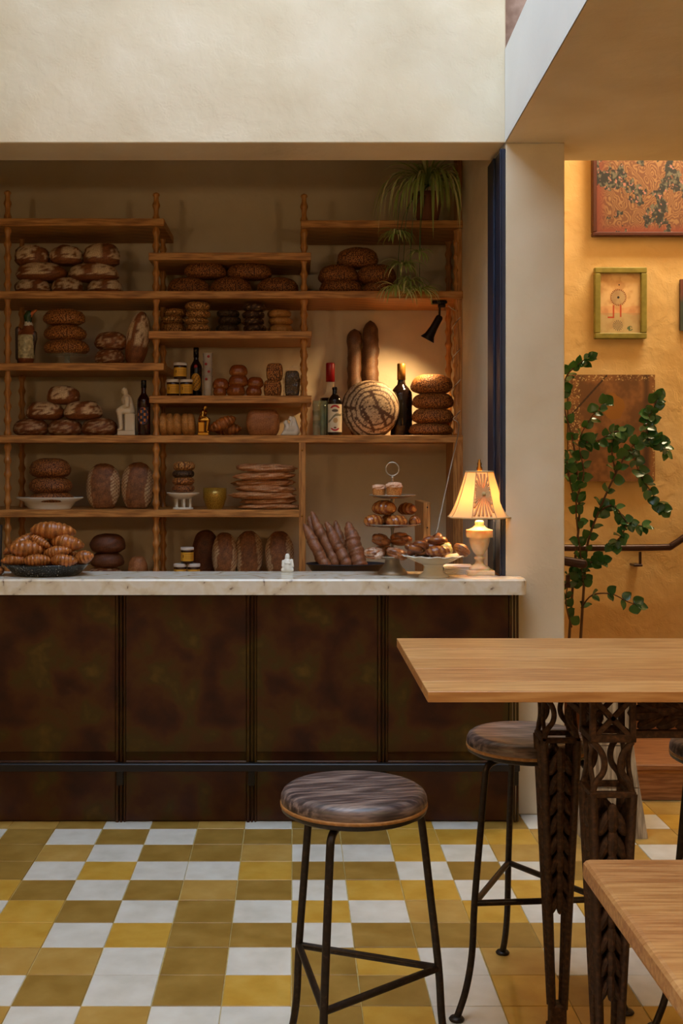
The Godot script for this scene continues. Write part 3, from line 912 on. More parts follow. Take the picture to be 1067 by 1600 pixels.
# ---------------------------------------------------------------- bread
func nz(p: Vector3, s: float) -> float:
	return noise.get_noise_3d(p.x + s * 7.3, p.y - s * 3.1, p.z + s * 1.7)
func crumb(style: String, u: Vector3, s: float) -> Color:
	var n := nz(u * 2.4, s)
	var f := nz(u * 7.0, s + 5)
	match style:
		"floured":
			var g := absf(sin(u.x * 2.3 + u.z * 0.9 + s * 1.3))
			var flour := smoothstep(-0.05, 0.03, n * 0.9 + f * 0.4 + 0.2)
			if g < 0.42 + 0.3 * f and u.y > -0.15:
				flour = 0.0
			if u.y < -0.2 + 0.25 * n:
				flour = 0.0
			return Color(0.20, 0.068, 0.022).lerp(Color(0.34, 0.125, 0.036), clampf(0.5 + f * 1.5, 0, 1)).lerp(Color(0.88, 0.74, 0.54), flour * 0.95)
		"rustic":
			var flour := smoothstep(0.12, 0.26, n + f * 0.5)
			return Color(0.18, 0.062, 0.022).lerp(Color(0.32, 0.115, 0.034), clampf(0.5 + f * 1.5, 0, 1)).lerp(Color(0.68, 0.52, 0.35), flour * 0.8)
		"seeded":
			return Color(0.82, 0.50, 0.24) * (1.0 + 0.5 * n)
		"sesame":
			return Color(1.0, 0.72, 0.40) * (1.0 + 0.4 * n)
		"seeded_dark":
			return Color(0.60, 0.34, 0.16) * (1.0 + 0.5 * n)
		"poppy":
			return Color(0.16, 0.13, 0.11) * (1.0 + 0.4 * n)
		"salted":
			return Color(0.75, 0.7, 0.62) if f > 0.24 else Color(0.10, 0.05, 0.03)
		"flat":
			return (Color(0.64, 0.30, 0.12) * (1.0 + 0.5 * n + 0.6 * f)).lerp(Color(0.74, 0.58, 0.42), smoothstep(0.0, 0.2, n + f * 0.5) * 0.5)
		"dark":
			return Color(0.16, 0.058, 0.024) * (1.0 + 0.6 * n + 0.3 * f)
		"brioche":
			return Color(0.30, 0.085, 0.02).lerp(Color(0.46, 0.17, 0.04), smoothstep(-0.2, 0.3, -u.y + n * 0.6))
		"golden":
			return Color(0.62, 0.33, 0.10) * (1.0 + 0.4 * n + 0.2 * f)
		"pan":
			return Color(0.44, 0.19, 0.07) * (1.0 + 0.35 * n + 0.3 * f)
		"basket":
			var c := Color(0.27, 0.115, 0.042) * (1.0 + 0.5 * n + 0.6 * f)
			var edge := absf(u.x + 0.10 * sin(u.y * 3.0 + s) + 0.08 * n)
			if edge > 0.50 and u.z > -0.2:
				var st := sin(u.y * 42.0 + u.x * 6.0) * sin(u.x * 30.0)
				c = c.lerp(Color(0.72, 0.57, 0.37), smoothstep(-0.4, 0.1, st) * 0.9)
			return c
		"rings":
			var r := Vector2(u.x - 0.15, u.y + 0.05).length()
			var ring := sin(r * 40.0 + 1.5 * n)
			var c := Color(0.66, 0.56, 0.43).lerp(Color(0.10, 0.05, 0.03), smoothstep(0.25, 0.6, ring) * (0.95 if r > 0.42 else 0.25))
			var crack := absf(nz(u * 3.4, s + 9))
			if crack < 0.045:
				c = Color(0.09, 0.045, 0.025)
			for g in [[-0.02, 0.55, 0.5, -0.55], [-0.30, -0.02, 0.1, -0.75], [0.12, 0.02, 0.75, -0.35], [-0.85, 0.0, -0.55, -0.05]]:
				var a := Vector2(g[0], g[1])
				var b := Vector2(g[2], g[3])
				var q := Vector2(u.x, u.y)
				var h := clampf((q - a).dot(b - a) / (b - a).length_squared(), 0, 1)
				if (q - a.lerp(b, h)).length() < 0.055 + 0.05 * f:
					c = Color(0.10, 0.045, 0.02)
			return c
	return Color(0.2, 0.1, 0.04)
func loaf(w: float, h: float, dp: float, style: String, s: float, amp := 0.06, e := 0.85, seg := 36, lat := 22, under := 0.34, plump := 0.62) -> ArrayMesh:
	var st := mb()
	var rings := []
	var cols := []
	for i in lat + 1:
		var ph := -PI / 2 + PI * i / lat
		var ring := PackedVector3Array()
		var col := PackedColorArray()
		for j in seg:
			var a := TAU * j / seg
			var u := Vector3(cos(ph) * cos(a), sin(ph), cos(ph) * sin(a))
			var full := pow(maxf(cos(ph), 0.0), plump)
			var q := Vector3(signf(cos(a)) * pow(absf(cos(a)), e) * full, u.y, signf(sin(a)) * pow(absf(sin(a)), e) * full)
			q *= 1.0 + amp * nz(u * 1.6, s) + amp * 0.4 * nz(u * 5.0, s + 2)
			if style == "floured" and u.y > 0.0:
				var g := absf(sin(u.x * 2.3 + u.z * 0.9 + s * 1.3))
				q *= 1.0 + 0.05 * smoothstep(0.4, 0.1, g)
			var y := q.y
			y = (under + y * (1.0 - under)) if y > 0 else maxf(under + y * under * 1.12, 0.0)
			ring.append(Vector3(q.x * w / 2, y * h, q.z * dp / 2))
			col.append(crumb(style, u, s))
		rings.append(ring)
		cols.append(col)
	skin(st, rings, cols)
	st.generate_normals()
	return st.commit()
func skin_of(style: String) -> Material:
	match style:
		"seeded", "sesame", "seeded_dark", "poppy", "salted":
			return M.seeded
		"brioche":
			return M.glaze
	return M.crust
var serial := 0
# a loaf whose outline in the photograph is x0..x1, y0..y1 at distance d; base overrides the lower edge
func bread(called: String, label: String, group: String, style: String, x0: float, x1: float, y0: float, y1: float, d: float, base := -1.0, o := {}) -> MeshInstance3D:
	serial += 1
	var by := base if base >= 0 else wy(y1, d)
	var w := ws(x1 - x0, d)
	var h := wy(y0, d) - by
	var m := loaf(w, h, o.get("dp", w * o.get("k", 0.9)), style, serial * 1.37, o.get("amp", 0.05), o.get("e", 0.88), o.get("seg", 36), o.get("lat", 22), o.get("under", 0.34), o.get("plump", 0.62))
	var n := mi(called, m, skin_of(style))
	n.position = Vector3(wx((x0 + x1) / 2, d), by, -d)
	n.rotation = Vector3(0, 0, o.get("roll", 0.0))
	tag(n, label, o.get("cat", "bread"), group)
	return n
func ring_mesh(w: float, h: float, style: String, s: float, seg := 32) -> ArrayMesh:
	var st := mb()
	var rings := []
	var cols := []
	var rv := h / 2
	var rh := w * 0.215
	for i in 17:
		var ph := -PI / 2 - TAU * i / 16.0 - PI / 2
		var ring := PackedVector3Array()
		var col := PackedColorArray()
		for j in seg:
			var a := TAU * j / seg
			var u := Vector3(cos(a) * (1 + 0.4 * cos(ph)), sin(ph) * 0.6, sin(a) * (1 + 0.4 * cos(ph)))
			var k := 1.0 + 0.06 * nz(u * 1.5, s)
			var r := (w / 2 - rh + rh * cos(ph)) * k
			ring.append(Vector3(r * cos(a), rv + rv * sin(ph), r * sin(a)))
			col.append(crumb(style, u, s))
		rings.append(ring)
		cols.append(col)
	rings.reverse()
	cols.reverse()
	skin(st, rings, cols)
	st.generate_normals()
	return st.commit()
func bagel(label: String, group: String, style: String, x0: float, x1: float, y0: float, y1: float, d: float, base := -1.0) -> void:
	serial += 1
	var by := base if base >= 0 else wy(y1, d)
	var m := ring_mesh(ws(x1 - x0, d), wy(y0, d) - by, style, serial * 1.9)
	var n := mi("bagel", m, skin_of(style))
	n.position = Vector3(wx((x0 + x1) / 2, d), by, -d)
	n.rotation.y = serial * 1.1
	tag(n, label, "bagel", group)
# crescent of rolled layers, length l, thickness r
func croissant_mesh(l: float, r: float, bend: float, s: float) -> ArrayMesh:
	var st := mb()
	var pts := []
	var rad := []
	for i in 61:
		var q := -1.0 + 2.0 * i / 60.0
		var a := q * bend
		var rr := l / 2 / maxf(sin(bend), 0.2)
		pts.append(Vector3(rr * sin(a), 0, rr * cos(a) - rr))
		var seg := q * 4.5
		var saw: float = absf(seg) - floorf(absf(seg))
		rad.append(r * (0.16 + 0.84 * pow(maxf(0.0, 1.0 - q * q), 0.75)) * (0.90 + 0.16 * (1.0 - saw) * smoothstep(0.0, 0.12, saw)))
	var colf := func(t: float, v: float) -> Color:
		var q := absf(-1.0 + 2.0 * t) * 4.5 + 0.2 * sin(v * TAU + s)
		var saw: float = q - floorf(q)
		var n := nz(Vector3(t * 6, cos(v * TAU), sin(v * TAU)), s)
		return Color(0.46, 0.175, 0.042).lerp(Color(0.27, 0.085, 0.022), smoothstep(0.4, 1.0, saw)) * (1.0 + 0.8 * n)
	tube(st, pts, rad, 18, true, false, 1, colf)
	st.generate_normals()
	return st.commit()
func croissant(label: String, group: String, x: float, y: float, d: float, lpx: float, hpx: float, bend: float, rot: Vector3) -> void:
	serial += 1
	var n := mi("croissant", croissant_mesh(ws(lpx * 1.08, d), ws(hpx * 1.14, d) / 2, bend, serial * 2.1), M.pastry)
	n.position = px(x, y, d)
	n.rotation = rot
	tag(n, label, "croissant", group)
func baguette(called: String, label: String, group: String, a: Vector3, b: Vector3, r: float, col: Color, tip := 0.35) -> void:
	serial += 1
	var s := serial * 1.7
	var st := mb()
	var pts := []
	var rad := []
	var ax := b - a
	for i in 41:
		var q := i / 40.0
		pts.append(ax * q + Vector3(0.006 * nz(Vector3(q * 3, 0, 0), s), 0, 0.006 * nz(Vector3(q * 3, 4, 0), s)))
		var en := minf(1.0, minf(q / 0.12, (1.0 - q) / tip))
		rad.append(r * (0.10 + 0.90 * pow(clampf(en, 0, 1), 0.5)) * (1.0 + 0.2 * nz(Vector3(q * 11, 1, 0), s)))
	var colf := func(t: float, v: float) -> Color:
		var f := nz(Vector3(t * 8, cos(v * TAU) * 2, sin(v * TAU) * 2), s)
		var cut := sin(t * 22.0 + v * 6.0 + s)
		return col.lerp(Color(0.42, 0.27, 0.15), smoothstep(0.2, 0.5, f) * 0.4).lerp(col * 0.72, smoothstep(0.6, 0.9, cut))
	tube(st, pts, rad, 16, true, false, 1, colf)
	var n := obj(called, st, M.crust)
	n.position = a
	tag(n, label, "bread", group)

# ---------------------------------------------------------------- vessels
func turned(called: String, prof: Array, m: Material, parent: Node3D = null, seg := 28, at := Vector3.ZERO) -> MeshInstance3D:
	var st := mb()
	lathe(st, prof, seg, at)
	return obj(called, st, m, parent)
func wrap_label(called: String, r: float, y0: float, y1: float, half: float, m: Material, parent: Node3D) -> void:
	var st := mb()
	st.set_smooth_group(1)
	for k in 12:
		var a := [PI / 2 + half - 2 * half * k / 12.0, PI / 2 + half - 2 * half * (k + 1) / 12.0]
		var p := func(i, y): return Vector3(r * cos(a[i]), y, r * sin(a[i]))
		for q in [[0, y0], [0, y1], [1, y1], [0, y0], [1, y1], [1, y0]]:
			st.set_uv(Vector2((k + q[0]) / 12.0, 0.0 if q[1] == y1 else 1.0))
			st.add_vertex(p.call(q[0], q[1]))
	obj(called, st, m, parent)
func printed(t: Texture2D, rough := 0.6) -> StandardMaterial3D:
	var m := mat(Color.WHITE, rough)
	m.albedo_texture = t
	return m
func jar(label: String, x0: float, x1: float, ytop: float, base: float, d: float) -> void:
	var r := ws(x1 - x0, d) / 2
	var h := wy(ytop, d) - base
	var t := thing("jam_jar", label, "jar", Vector3(wx((x0 + x1) / 2, d), base, -d), "jam jars with yellow labels")
	turned("glass_body", [[0.0, 0.0], [r * 0.92, 0.0], [r * 0.96, 0.003], [r * 0.96, h * 0.80], [r * 0.9, h * 0.84], [0.0, h * 0.84]], M.jar_body, t)
	turned("lid", [[r * 0.98, h * 0.83], [r * 0.98, h * 0.83], [r, h * 0.845], [r, h * 0.97], [r * 0.94, h], [0.0, h]], M.lid, t)
	wrap_label("paper_label", r * 0.965, h * 0.15, h * 0.70, 1.5, M.jar_label, t)
func bottle(called: String, label: String, x0: float, x1: float, ytop: float, base: float, d: float, m: Material, neck: float, sh: float, capc: Material, cap_from: float) -> Node3D:
	var r := ws(x1 - x0, d) / 2
	var h := wy(ytop, d) - base
	var t := thing(called, label, "bottle", Vector3(wx((x0 + x1) / 2, d), base, -d))
	turned("body", [[0.0, 0.0], [r * 0.94, 0.0], [r, 0.006], [r, h * sh], [r * 0.93, h * (sh + 0.05)], [r * 0.70, h * (sh + 0.10)], [r * neck * 1.15, h * (sh + 0.15)], [r * neck, h * (sh + 0.19)], [r * neck, h * 0.985], [r * neck * 0.9, h * 0.99], [0.0, h * 0.99]], m, t, 30)
	turned("cap", [[r * neck * 1.1, h * cap_from], [r * neck * 1.14, h * cap_from], [r * neck * 1.14, h * 0.985], [r * neck, h], [0.0, h]], capc, t, 20)
	return t
func seated(called: String, label: String, x0: float, x1: float, ytop: float, base: float, d: float, m: Material, way: float) -> void:
	var h := wy(ytop, d) - base
	var t := thing(called, label, "figurine", Vector3(wx((x0 + x1) / 2, d), base, -d))
	var st := mb()
	bx(st, Vector3(0, 0.05 * h, 0), Vector3(0.36 * h, 0.10 * h, 0.32 * h), 0.003)
	bx(st, Vector3(-way * 0.07 * h, 0.27 * h, 0), Vector3(0.21 * h, 0.36 * h, 0.24 * h), 0.005)
	obj("plinth", st, m, t)
	var v := func(x, y, z): return Vector3(x * way, y, z) * h
	var c := [[v.call(-0.07, 0.51, 0), v.call(-0.04, 0.60, 0), 0.105 * h, 0.10 * h], [v.call(-0.04, 0.60, 0), v.call(0.0, 0.73, 0), 0.10 * h, 0.12 * h], [v.call(0.0, 0.78, 0), v.call(0.03, 0.86, 0), 0.04 * h, 0.036 * h], [v.call(0.045, 0.90, 0), v.call(0.055, 0.93, 0), 0.068 * h, 0.066 * h], [v.call(0.115, 0.905, 0), v.call(0.108, 0.90, 0), 0.014 * h, 0.012 * h]]
	for s in [-1, 1]:
		c.append([v.call(-0.05, 0.50, s * 0.06), v.call(0.15, 0.51, s * 0.085), 0.08 * h, 0.062 * h])
		c.append([v.call(0.15, 0.50, s * 0.085), v.call(0.11, 0.16, s * 0.085), 0.06 * h, 0.038 * h])
		c.append([v.call(0.11, 0.13, s * 0.085), v.call(0.17, 0.12, s * 0.09), 0.03 * h, 0.024 * h])
		c.append([v.call(-0.01, 0.76, s * 0.115), v.call(-0.02, 0.62, s * 0.15), 0.056 * h, 0.045 * h])
		c.append([v.call(-0.02, 0.62, s * 0.15), v.call(0.12, 0.57, s * 0.10), 0.045 * h, 0.034 * h])
	mi("seated_figure", figure(c, h * 0.017, 0.02 * h), m, t)

func build_things() -> void:
	build_print()
	build_bread()
	build_shelf_goods()
	build_counter_goods()
	build_lamp()
	build_spot()
	build_spider_plant()
	build_pictures()
	build_ficus()

func build_print() -> void:
	M.jar_label = printed(img(64, 48, func(u, v):
		var c := c8(226, 170, 50)
		if u > 0.28 and u < 0.33 and v > 0.3 and v < 0.6:
			return c8(60, 30, 12)
		if u > 0.42 and u < 0.9 and (absf(v - 0.25) < 0.03 or absf(v - 0.45) < 0.02 or absf(v - 0.6) < 0.02 or absf(v - 0.75) < 0.02) and sin(u * 120) > -0.5:
			return c8(150, 96, 20)
		return c))
	M.oval_label = printed(img(96, 128, func(u, v):
		var e := Vector2((u - 0.5) / 0.48, (v - 0.5) / 0.49).length()
		if e > 1.0:
			return c8(18, 16, 16)
		if (int(u * 9) + int(v * 11)) % 3 == 0 and sin(u * 60 + v * 40) > -0.2 and e < 0.88:
			return c8(54, 24, 10)
		return c8(226, 164, 44)))
	M.blue_label = printed(img(96, 128, func(u, v):
		var e := Vector2((u - 0.5) / 0.48, (v - 0.5) / 0.49).length()
		if e > 1.0:
			return c8(24, 14, 12)
		var k := (int(u * 7) + int(v * 6) * 2) % 4
		return c8(206, 122, 40) if k == 0 else (c8(60, 70, 110) if k == 1 else (c8(120, 60, 80) if e > 0.9 else c8(26, 24, 40)))))
	M.vermouth_label = printed(img(128, 240, func(u, v):
		var c := c8(226, 214, 186)
		var arc := absf(Vector2((u - 0.5) * 0.9, v - 0.34).length() - 0.28)
		if v < 0.14 and arc < 0.035:
			return c8(186, 40, 40)
		if Vector2((u - 0.5) / 0.17, (v - 0.23) / 0.05).length() < 1.0:
			return c8(96, 84, 70)
		var rb: float = v - (0.62 - 0.34 * u + 0.05 * sin(u * 9))
		if absf(rb) < 0.035 and u > 0.08 and u < 0.92:
			return c8(30, 34, 26) if absf(rb) > 0.012 else c8(200, 186, 140)
		if Vector2((u - 0.52) / 0.12, (v - 0.58) / 0.09).length() < 1.0 and sin(u * 70) * sin(v * 90) > -0.3:
			return c8(190, 140, 50)
		if v > 0.86 and absf(Vector2((u - 0.5) * 0.9, v - 0.66).length() - 0.27) < 0.03:
			return c8(186, 40, 40)
		if Vector2((u - 0.5) / 0.07, (v - 0.84) / 0.03).length() < 1.0:
			return c8(110, 70, 30)
		return c))

func build_bread() -> void:
	var sa: float = shelf_y["a"]
	var sb: float = shelf_y["b"]
	var sc: float = shelf_y["c"]
	var l2: float = shelf_y["l2"]
	var m2: float = shelf_y["m2"]
	var m3: float = shelf_y["m3"]
	var d := 6.58
	var g := "floured loaves piled under the highest shelf"
	for q in [[24, 79, 436, 454, "beside the turned post"], [81, 131, 434, 454, "between two others"], [137, 192, 436, 454, "beside the empty shelf space"]]:
		bread("floured_loaf", "floured loaf in the bottom layer of the floured pile, " + q[4], g, "floured", q[0], q[1], q[2], q[3], d, sa)
	for q in [[25, 104, 411, 440, "beside the turned post"], [107, 186, 412, 440, "beside the empty shelf space"]]:
		bread("floured_loaf", "long floured loaf in the middle layer of the floured pile, " + q[4], g, "floured", q[0], q[1], q[2], q[3], d, -1, {"k": 0.75})
	for q in [[23, 77, 384, 416, "beside the turned post"], [78, 130, 385, 414, "between two others"], [131, 188, 381, 416, "beside the empty shelf space"]]:
		bread("floured_loaf", "white-dusted slashed loaf on top of the floured pile, " + q[4], g, "floured", q[0], q[1], q[2], q[3], d, -1, {"amp": 0.08})
	# seeded rounds on a glass stand
	g = "seeded rounds on the glass stand"
	var ly := ["uppermost", "middle", "lowest, widest"]
	var k := 0
	for q in [[68, 133, 483, 508], [69, 135, 508, 532], [69, 140, 530, 554]]:
		bread("seeded_round", "%s sesame-crusted round on the glass stand" % ly[k], g, "seeded", q[0], q[1], q[2], q[3], d, -1, {"e": 0.95})
		k += 1
	var t := thing("glass_cake_stand", "small clear glass stand under the seeded rounds", "stand", Vector3(wx(105, d), l2, -d))
	var hs := wy(554, d) - l2
	turned("stem", [[0.0, 0.0], [0.06, 0.0], [0.06, 0.0], [0.058, 0.006], [0.018, 0.012], [0.014, hs * 0.5], [0.016, hs - 0.006], [0.0, hs - 0.006]], M.glass, t)
	turned("plate", [[0.0, hs - 0.006], [0.115, hs - 0.006], [0.115, hs - 0.006], [0.118, hs], [0.0, hs - 0.001]], M.glass, t, 36)
	bread("round_loaf", "floured round loaf on top of another beside the leaning loaf", "pair of round loaves", "rustic", 148, 199, 519, 547, d)
	bread("round_loaf", "floured round loaf underneath another beside the leaning loaf", "pair of round loaves", "rustic", 148, 195, 545, 566, d, l2)
	var lean := bread("leaning_loaf", "long pale-floured loaf leaning upright against the post", "", "floured", 196, 233, 488, 566, d, l2, {"dp": 0.12, "amp": 0.03, "under": 0.5, "plump": 0.82})
	lean.rotation.z = -0.16
	lean.position.x -= 0.02
	# pyramid
	g = "pyramid of floured loaves beside the cream figurine"
	for q in [[21, 76, 654, 678, "beside the turned post"], [75, 129, 655, 678, "in its centre"], [128, 184, 653, 678, "touching the cream figurine"]]:
		bread("batard_loaf", "brown loaf in the base row of the pyramid, " + q[4], g, "rustic", q[0], q[1], q[2], q[3], d, sb)
	for q in [[41, 100, 628, 656, "turned post"], [100, 160, 627, 656, "cream figurine"]]:
		bread("batard_loaf", "dusted loaf in the second row of the pyramid, on the side of the " + q[4], g, "floured", q[0], q[1], q[2], q[3], d)
	bread("batard_loaf", "single dusted loaf crowning the pyramid", g, "floured", 74, 124, 603, 632, d)
	# on the oval dish
	g = "seeded rounds on the white oval dish"
	k = 0
	for q in [[47, 115, 767, 786], [45, 113, 744, 770], [46, 111, 716, 746]]:
		bread("seeded_round", "%s dark seeded round on the white oval dish" % ["bottom", "middle", "top"][k], g, "seeded_dark", q[0], q[1], q[2], q[3], d - 0.03, -1, {"e": 0.95})
		k += 1
	k = 0
	for q in [[134, 188, 724, 796], [189, 241, 722, 796]]:
		var b := bread("basket_loaf", ["upright dark loaf with basket stripes, the one further from the post", "upright dark loaf with basket stripes, the one touching the post"][k], "upright striped loaves", "basket", q[0], q[1], q[2], q[3], d, sc, {"dp": 0.11, "e": 0.8, "seg": 96, "lat": 64, "amp": 0.03, "under": 0.5, "plump": 0.82})
		b.rotation.x = -0.1
		k += 1
	# stack behind the croissant bowl
	g = "dark loaves stacked behind the croissant bowl"
	k = 0
	for q in [[139, 190, 884, 908], [141, 194, 862, 886], [141, 196, 834, 863]]:
		bread("dark_loaf", "%s dark crusted loaf of the stack behind the croissant bowl" % ["bottom", "middle", "top"][k], g, "rustic" if k == 0 else "dark", q[0], q[1], q[2], q[3], d, 0.89 if k == 0 else -1.0)
		k += 1
	bread("brown_bun", "single small brown bun beside the turned post", "", "pan", 200, 231, 869, 908, d, 0.89, {"cat": "bun"})
	# middle bay
	g = "dark seeded loaves on the long shelf"
	for q in [[262, 327, 434, 454], [329, 393, 434, 454], [401, 466, 434, 454]]:
		bread("seeded_loaf", "dark seeded loaf in the lower row of five", g, "seeded_dark", q[0], q[1], q[2], q[3], d, sa, {"k": 0.7})
	for q in [[288, 354, 410, 436], [355, 425, 411, 437]]:
		bread("seeded_loaf", "dark seeded loaf lying on the lower row of five", g, "seeded_dark", q[0], q[1], q[2], q[3], d, -1, {"k": 0.7})
	var si := 0
	for s in [["sesame", 253, 291, [483, 494.5, 506, 520], "sesame bagel in the stack of three by the post", "sesame bagels"], ["sesame", 289, 328, [472, 485, 497, 507, 520], "sesame bagel in the tall stack of four", "sesame bagels"], ["poppy", 339, 375, [485, 495.5, 507, 520], "black poppy-seed bagel in the dark stack of three", "poppy-seed bagels"], ["salted", 378, 414, [475, 487, 497.5, 508, 520], "dark bagel with white flakes in the leaning stack", "flaked bagels"], ["golden", 419, 457, [485, 496.5, 508, 520], "plain golden bagel in the stack of three", "plain bagels"]]:
		si += 1
		var ys: Array = s[3]
		for i in ys.size() - 1:
			var o := sin(i * 2.3 + s[1]) * 2.0
			bagel("%s %s" % [["uppermost", "upper", "lower", "lowest"][i if ys.size() == 5 else [0, 2, 3][i]], s[4]], s[5], s[0], s[1] + o, s[2] + o, ys[i], ys[i + 1] + 0.6, d - 0.07 + 0.10 * (si % 2), m2 if i == ys.size() - 2 else -1.0)
	g = "glossy brioche buns"
	for q in [[332, 358, 591, 610, 0], [333, 354, 603, 617, 1], [357, 388, 585, 604, 0], [354, 383, 600, 617, 1], [386, 412, 589, 606, 0], [384, 409, 602, 617, 1]]:
		bread("brioche_bun", "shiny brown bun resting on the shelf in the bun pile" if q[4] else "shiny brown bun in the second layer of the bun pile", g, "brioche", q[0], q[1], q[2], q[3], d - 0.07 if q[4] else d - 0.05, m3 if q[4] else -1.0, {"cat": "bun", "amp": 0.02})
	bread("brioche_bun", "shiny brown bun at the very top of the bun pile", g, "brioche", 358, 387, 570, 588, d - 0.05, -1, {"cat": "bun", "amp": 0.02})
	for q in [[416, 442, 568, 594.5, 0], [412, 440, 594, 617, 1]]:
		bread("seeded_block", ["upper square seeded loaf beside the foil bag", "lower square seeded loaf beside the foil bag"][q[4]], "square seeded loaves", "seeded", q[0], q[1], q[2], q[3], d - 0.04, m3 if q[4] else -1.0, {"e": 0.35, "under": 0.5, "amp": 0.025, "plump": 0.3})
	# upright bagels
	for q in [[247, 262], [259, 273], [270, 284], [280, 297], [292, 305]]:
		serial += 1
		var b := mi("bagel", ring_mesh(ws(36, d - 0.06), ws(13, d), "golden", serial), M.crust)
		b.rotation = Vector3(0, 0, PI / 2 + 0.08)
		b.position = Vector3(wx(q[1], d - 0.06), sb + ws(17.5, d - 0.06), -(d - 0.06))
		tag(b, "pale bagel standing on edge in the row of five", "bagel", "bagels standing on edge")
	croissant("croissant propped on another beside the gilt figurine", "shelf croissants", 348, 662, d - 0.08, 42, 18, 0.5, Vector3(0, 0.2, 0.42))
	croissant("croissant lying on the shelf under another, beside the gilt figurine", "shelf croissants", 354, 670, d - 0.02, 40, 19, 0.7, Vector3(0, -0.3, 0))
	bread("pan_loaf", "square-sided brown tin loaf with domed top", "", "pan", 385, 437, 640, 679, d - 0.02, sb, {"e": 0.38, "under": 0.55, "amp": 0.035, "dp": 0.2, "seg": 48, "plump": 0.34})
	# small stack on the columned stand
	k = 0
	for q in [[269, 304, 757, 769.5], [269, 304, 745.5, 758], [269, 304, 734.5, 746.5], [270, 305, 721, 735.5]]:
		bagel("%s seeded bagel of the stack on the columned stand" % ["bottom", "second", "third", "top, pale"][k], "bagels on the columned stand", ["seeded_dark", "seeded", "poppy", "sesame"][k], q[0], q[1], q[2], q[3], d - 0.06)
		k += 1
	# flatbreads
	var fy := [787.0, 776.0, 767.0, 757.0, 748.0, 737.0, 725.0]
	for i in 7:
		var x0: float = [374, 379, 360, 370, 364, 367, 370][i]
		var x1: float = [466, 463, 462, 460, 461, 459, 463][i]
		bread("flatbread", "long floury flatbread, %s of the stack of seven" % ["lowest", "second from the bottom", "third from the bottom", "fourth from the bottom", "fifth from the bottom", "second from the top", "topmost"][i], "stacked flatbreads", "flat", x0, x1, fy[i], fy[i] + 12.5, d - 0.05 + 0.02 * sin(i * 2.0), sc if i == 0 else -1.0, {"dp": 0.2, "amp": 0.22, "lat": 14, "under": 0.45, "roll": 0.03 * sin(i * 1.7)})
	# upright loaves below
	k = 0
	for q in [[300, 342, 828, 6.75], [331, 371, 832, 6.62], [366, 411, 830, 6.66], [414, 459, 830, 6.62]]:
		var b := bread("upright_loaf", ["upright dark loaf at the back, beside the jam jars", "upright loaf with a floured split, second from the jars", "upright dark loaf with a floured rim, third from the jars", "upright dark loaf behind the small white figurine"][k], "upright loaves under the lowest shelf", "basket" if k != 0 else "dark", q[0], q[1], q[2], 908, q[3], 0.89, {"dp": 0.10, "e": 0.82, "seg": 64, "lat": 44, "amp": 0.03, "under": 0.5, "plump": 0.82})
		b.rotation.x = -0.08
		k += 1
	# right bay
	g = "seeded rounds under the spider plant"
	for q in [[499, 566, 437, 456, 0], [566, 622, 440, 456, 0]]:
		bread("seeded_round", "dark seeded round at the bottom of the pile by the spider plant", g, "seeded_dark", q[0], q[1], q[2], q[3], d, sa)
	for q in [[497, 560, 415, 444], [557, 619, 414, 444]]:
		bread("seeded_round", "dark seeded round in the middle of the pile by the spider plant", g, "seeded_dark", q[0], q[1], q[2], q[3], d)
	bread("seeded_round", "dark seeded round topping the pile by the spider plant", g, "seeded_dark", 526, 591, 388, 419, d)
	baguette("baguette", "shorter brown baguette leaning against the wall behind the scored boule", "leaning baguettes", Vector3(wx(554, 6.8), sb, -6.78), px(553.5, 514, 6.88), ws(11.5, 6.84), Color(0.17, 0.082, 0.036), 0.07)
	baguette("baguette", "taller brown baguette leaning against the wall behind the scored boule", "leaning baguettes", Vector3(wx(578, 6.8), sb, -6.78), px(578.5, 501, 6.88), ws(12.5, 6.84), Color(0.16, 0.078, 0.034), 0.09)
	var boule := bread("scored_boule", "large round boule with white ringed and cracked crust, standing upright", "", "rings", 533, 624, 594, 679, 6.56, sb, {"plump": 1.0, "dp": 0.14, "e": 0.97, "seg": 150, "lat": 110, "amp": 0.012, "under": 0.5})
	boule.rotation.x = -0.06
	k = 0
	for q in [[638, 707, 660, 681], [643, 709, 637, 662], [644, 709, 613, 639], [641, 707, 585, 615]]:
		bread("seeded_round", "%s seeded round in the stack of four beside the dark bottle" % ["lowest", "second lowest", "third", "highest"][k], "stack of four seeded rounds", "seeded", q[0], q[1], q[2], q[3], 6.58, sb if k == 0 else -1.0, {"e": 0.93})
		k += 1

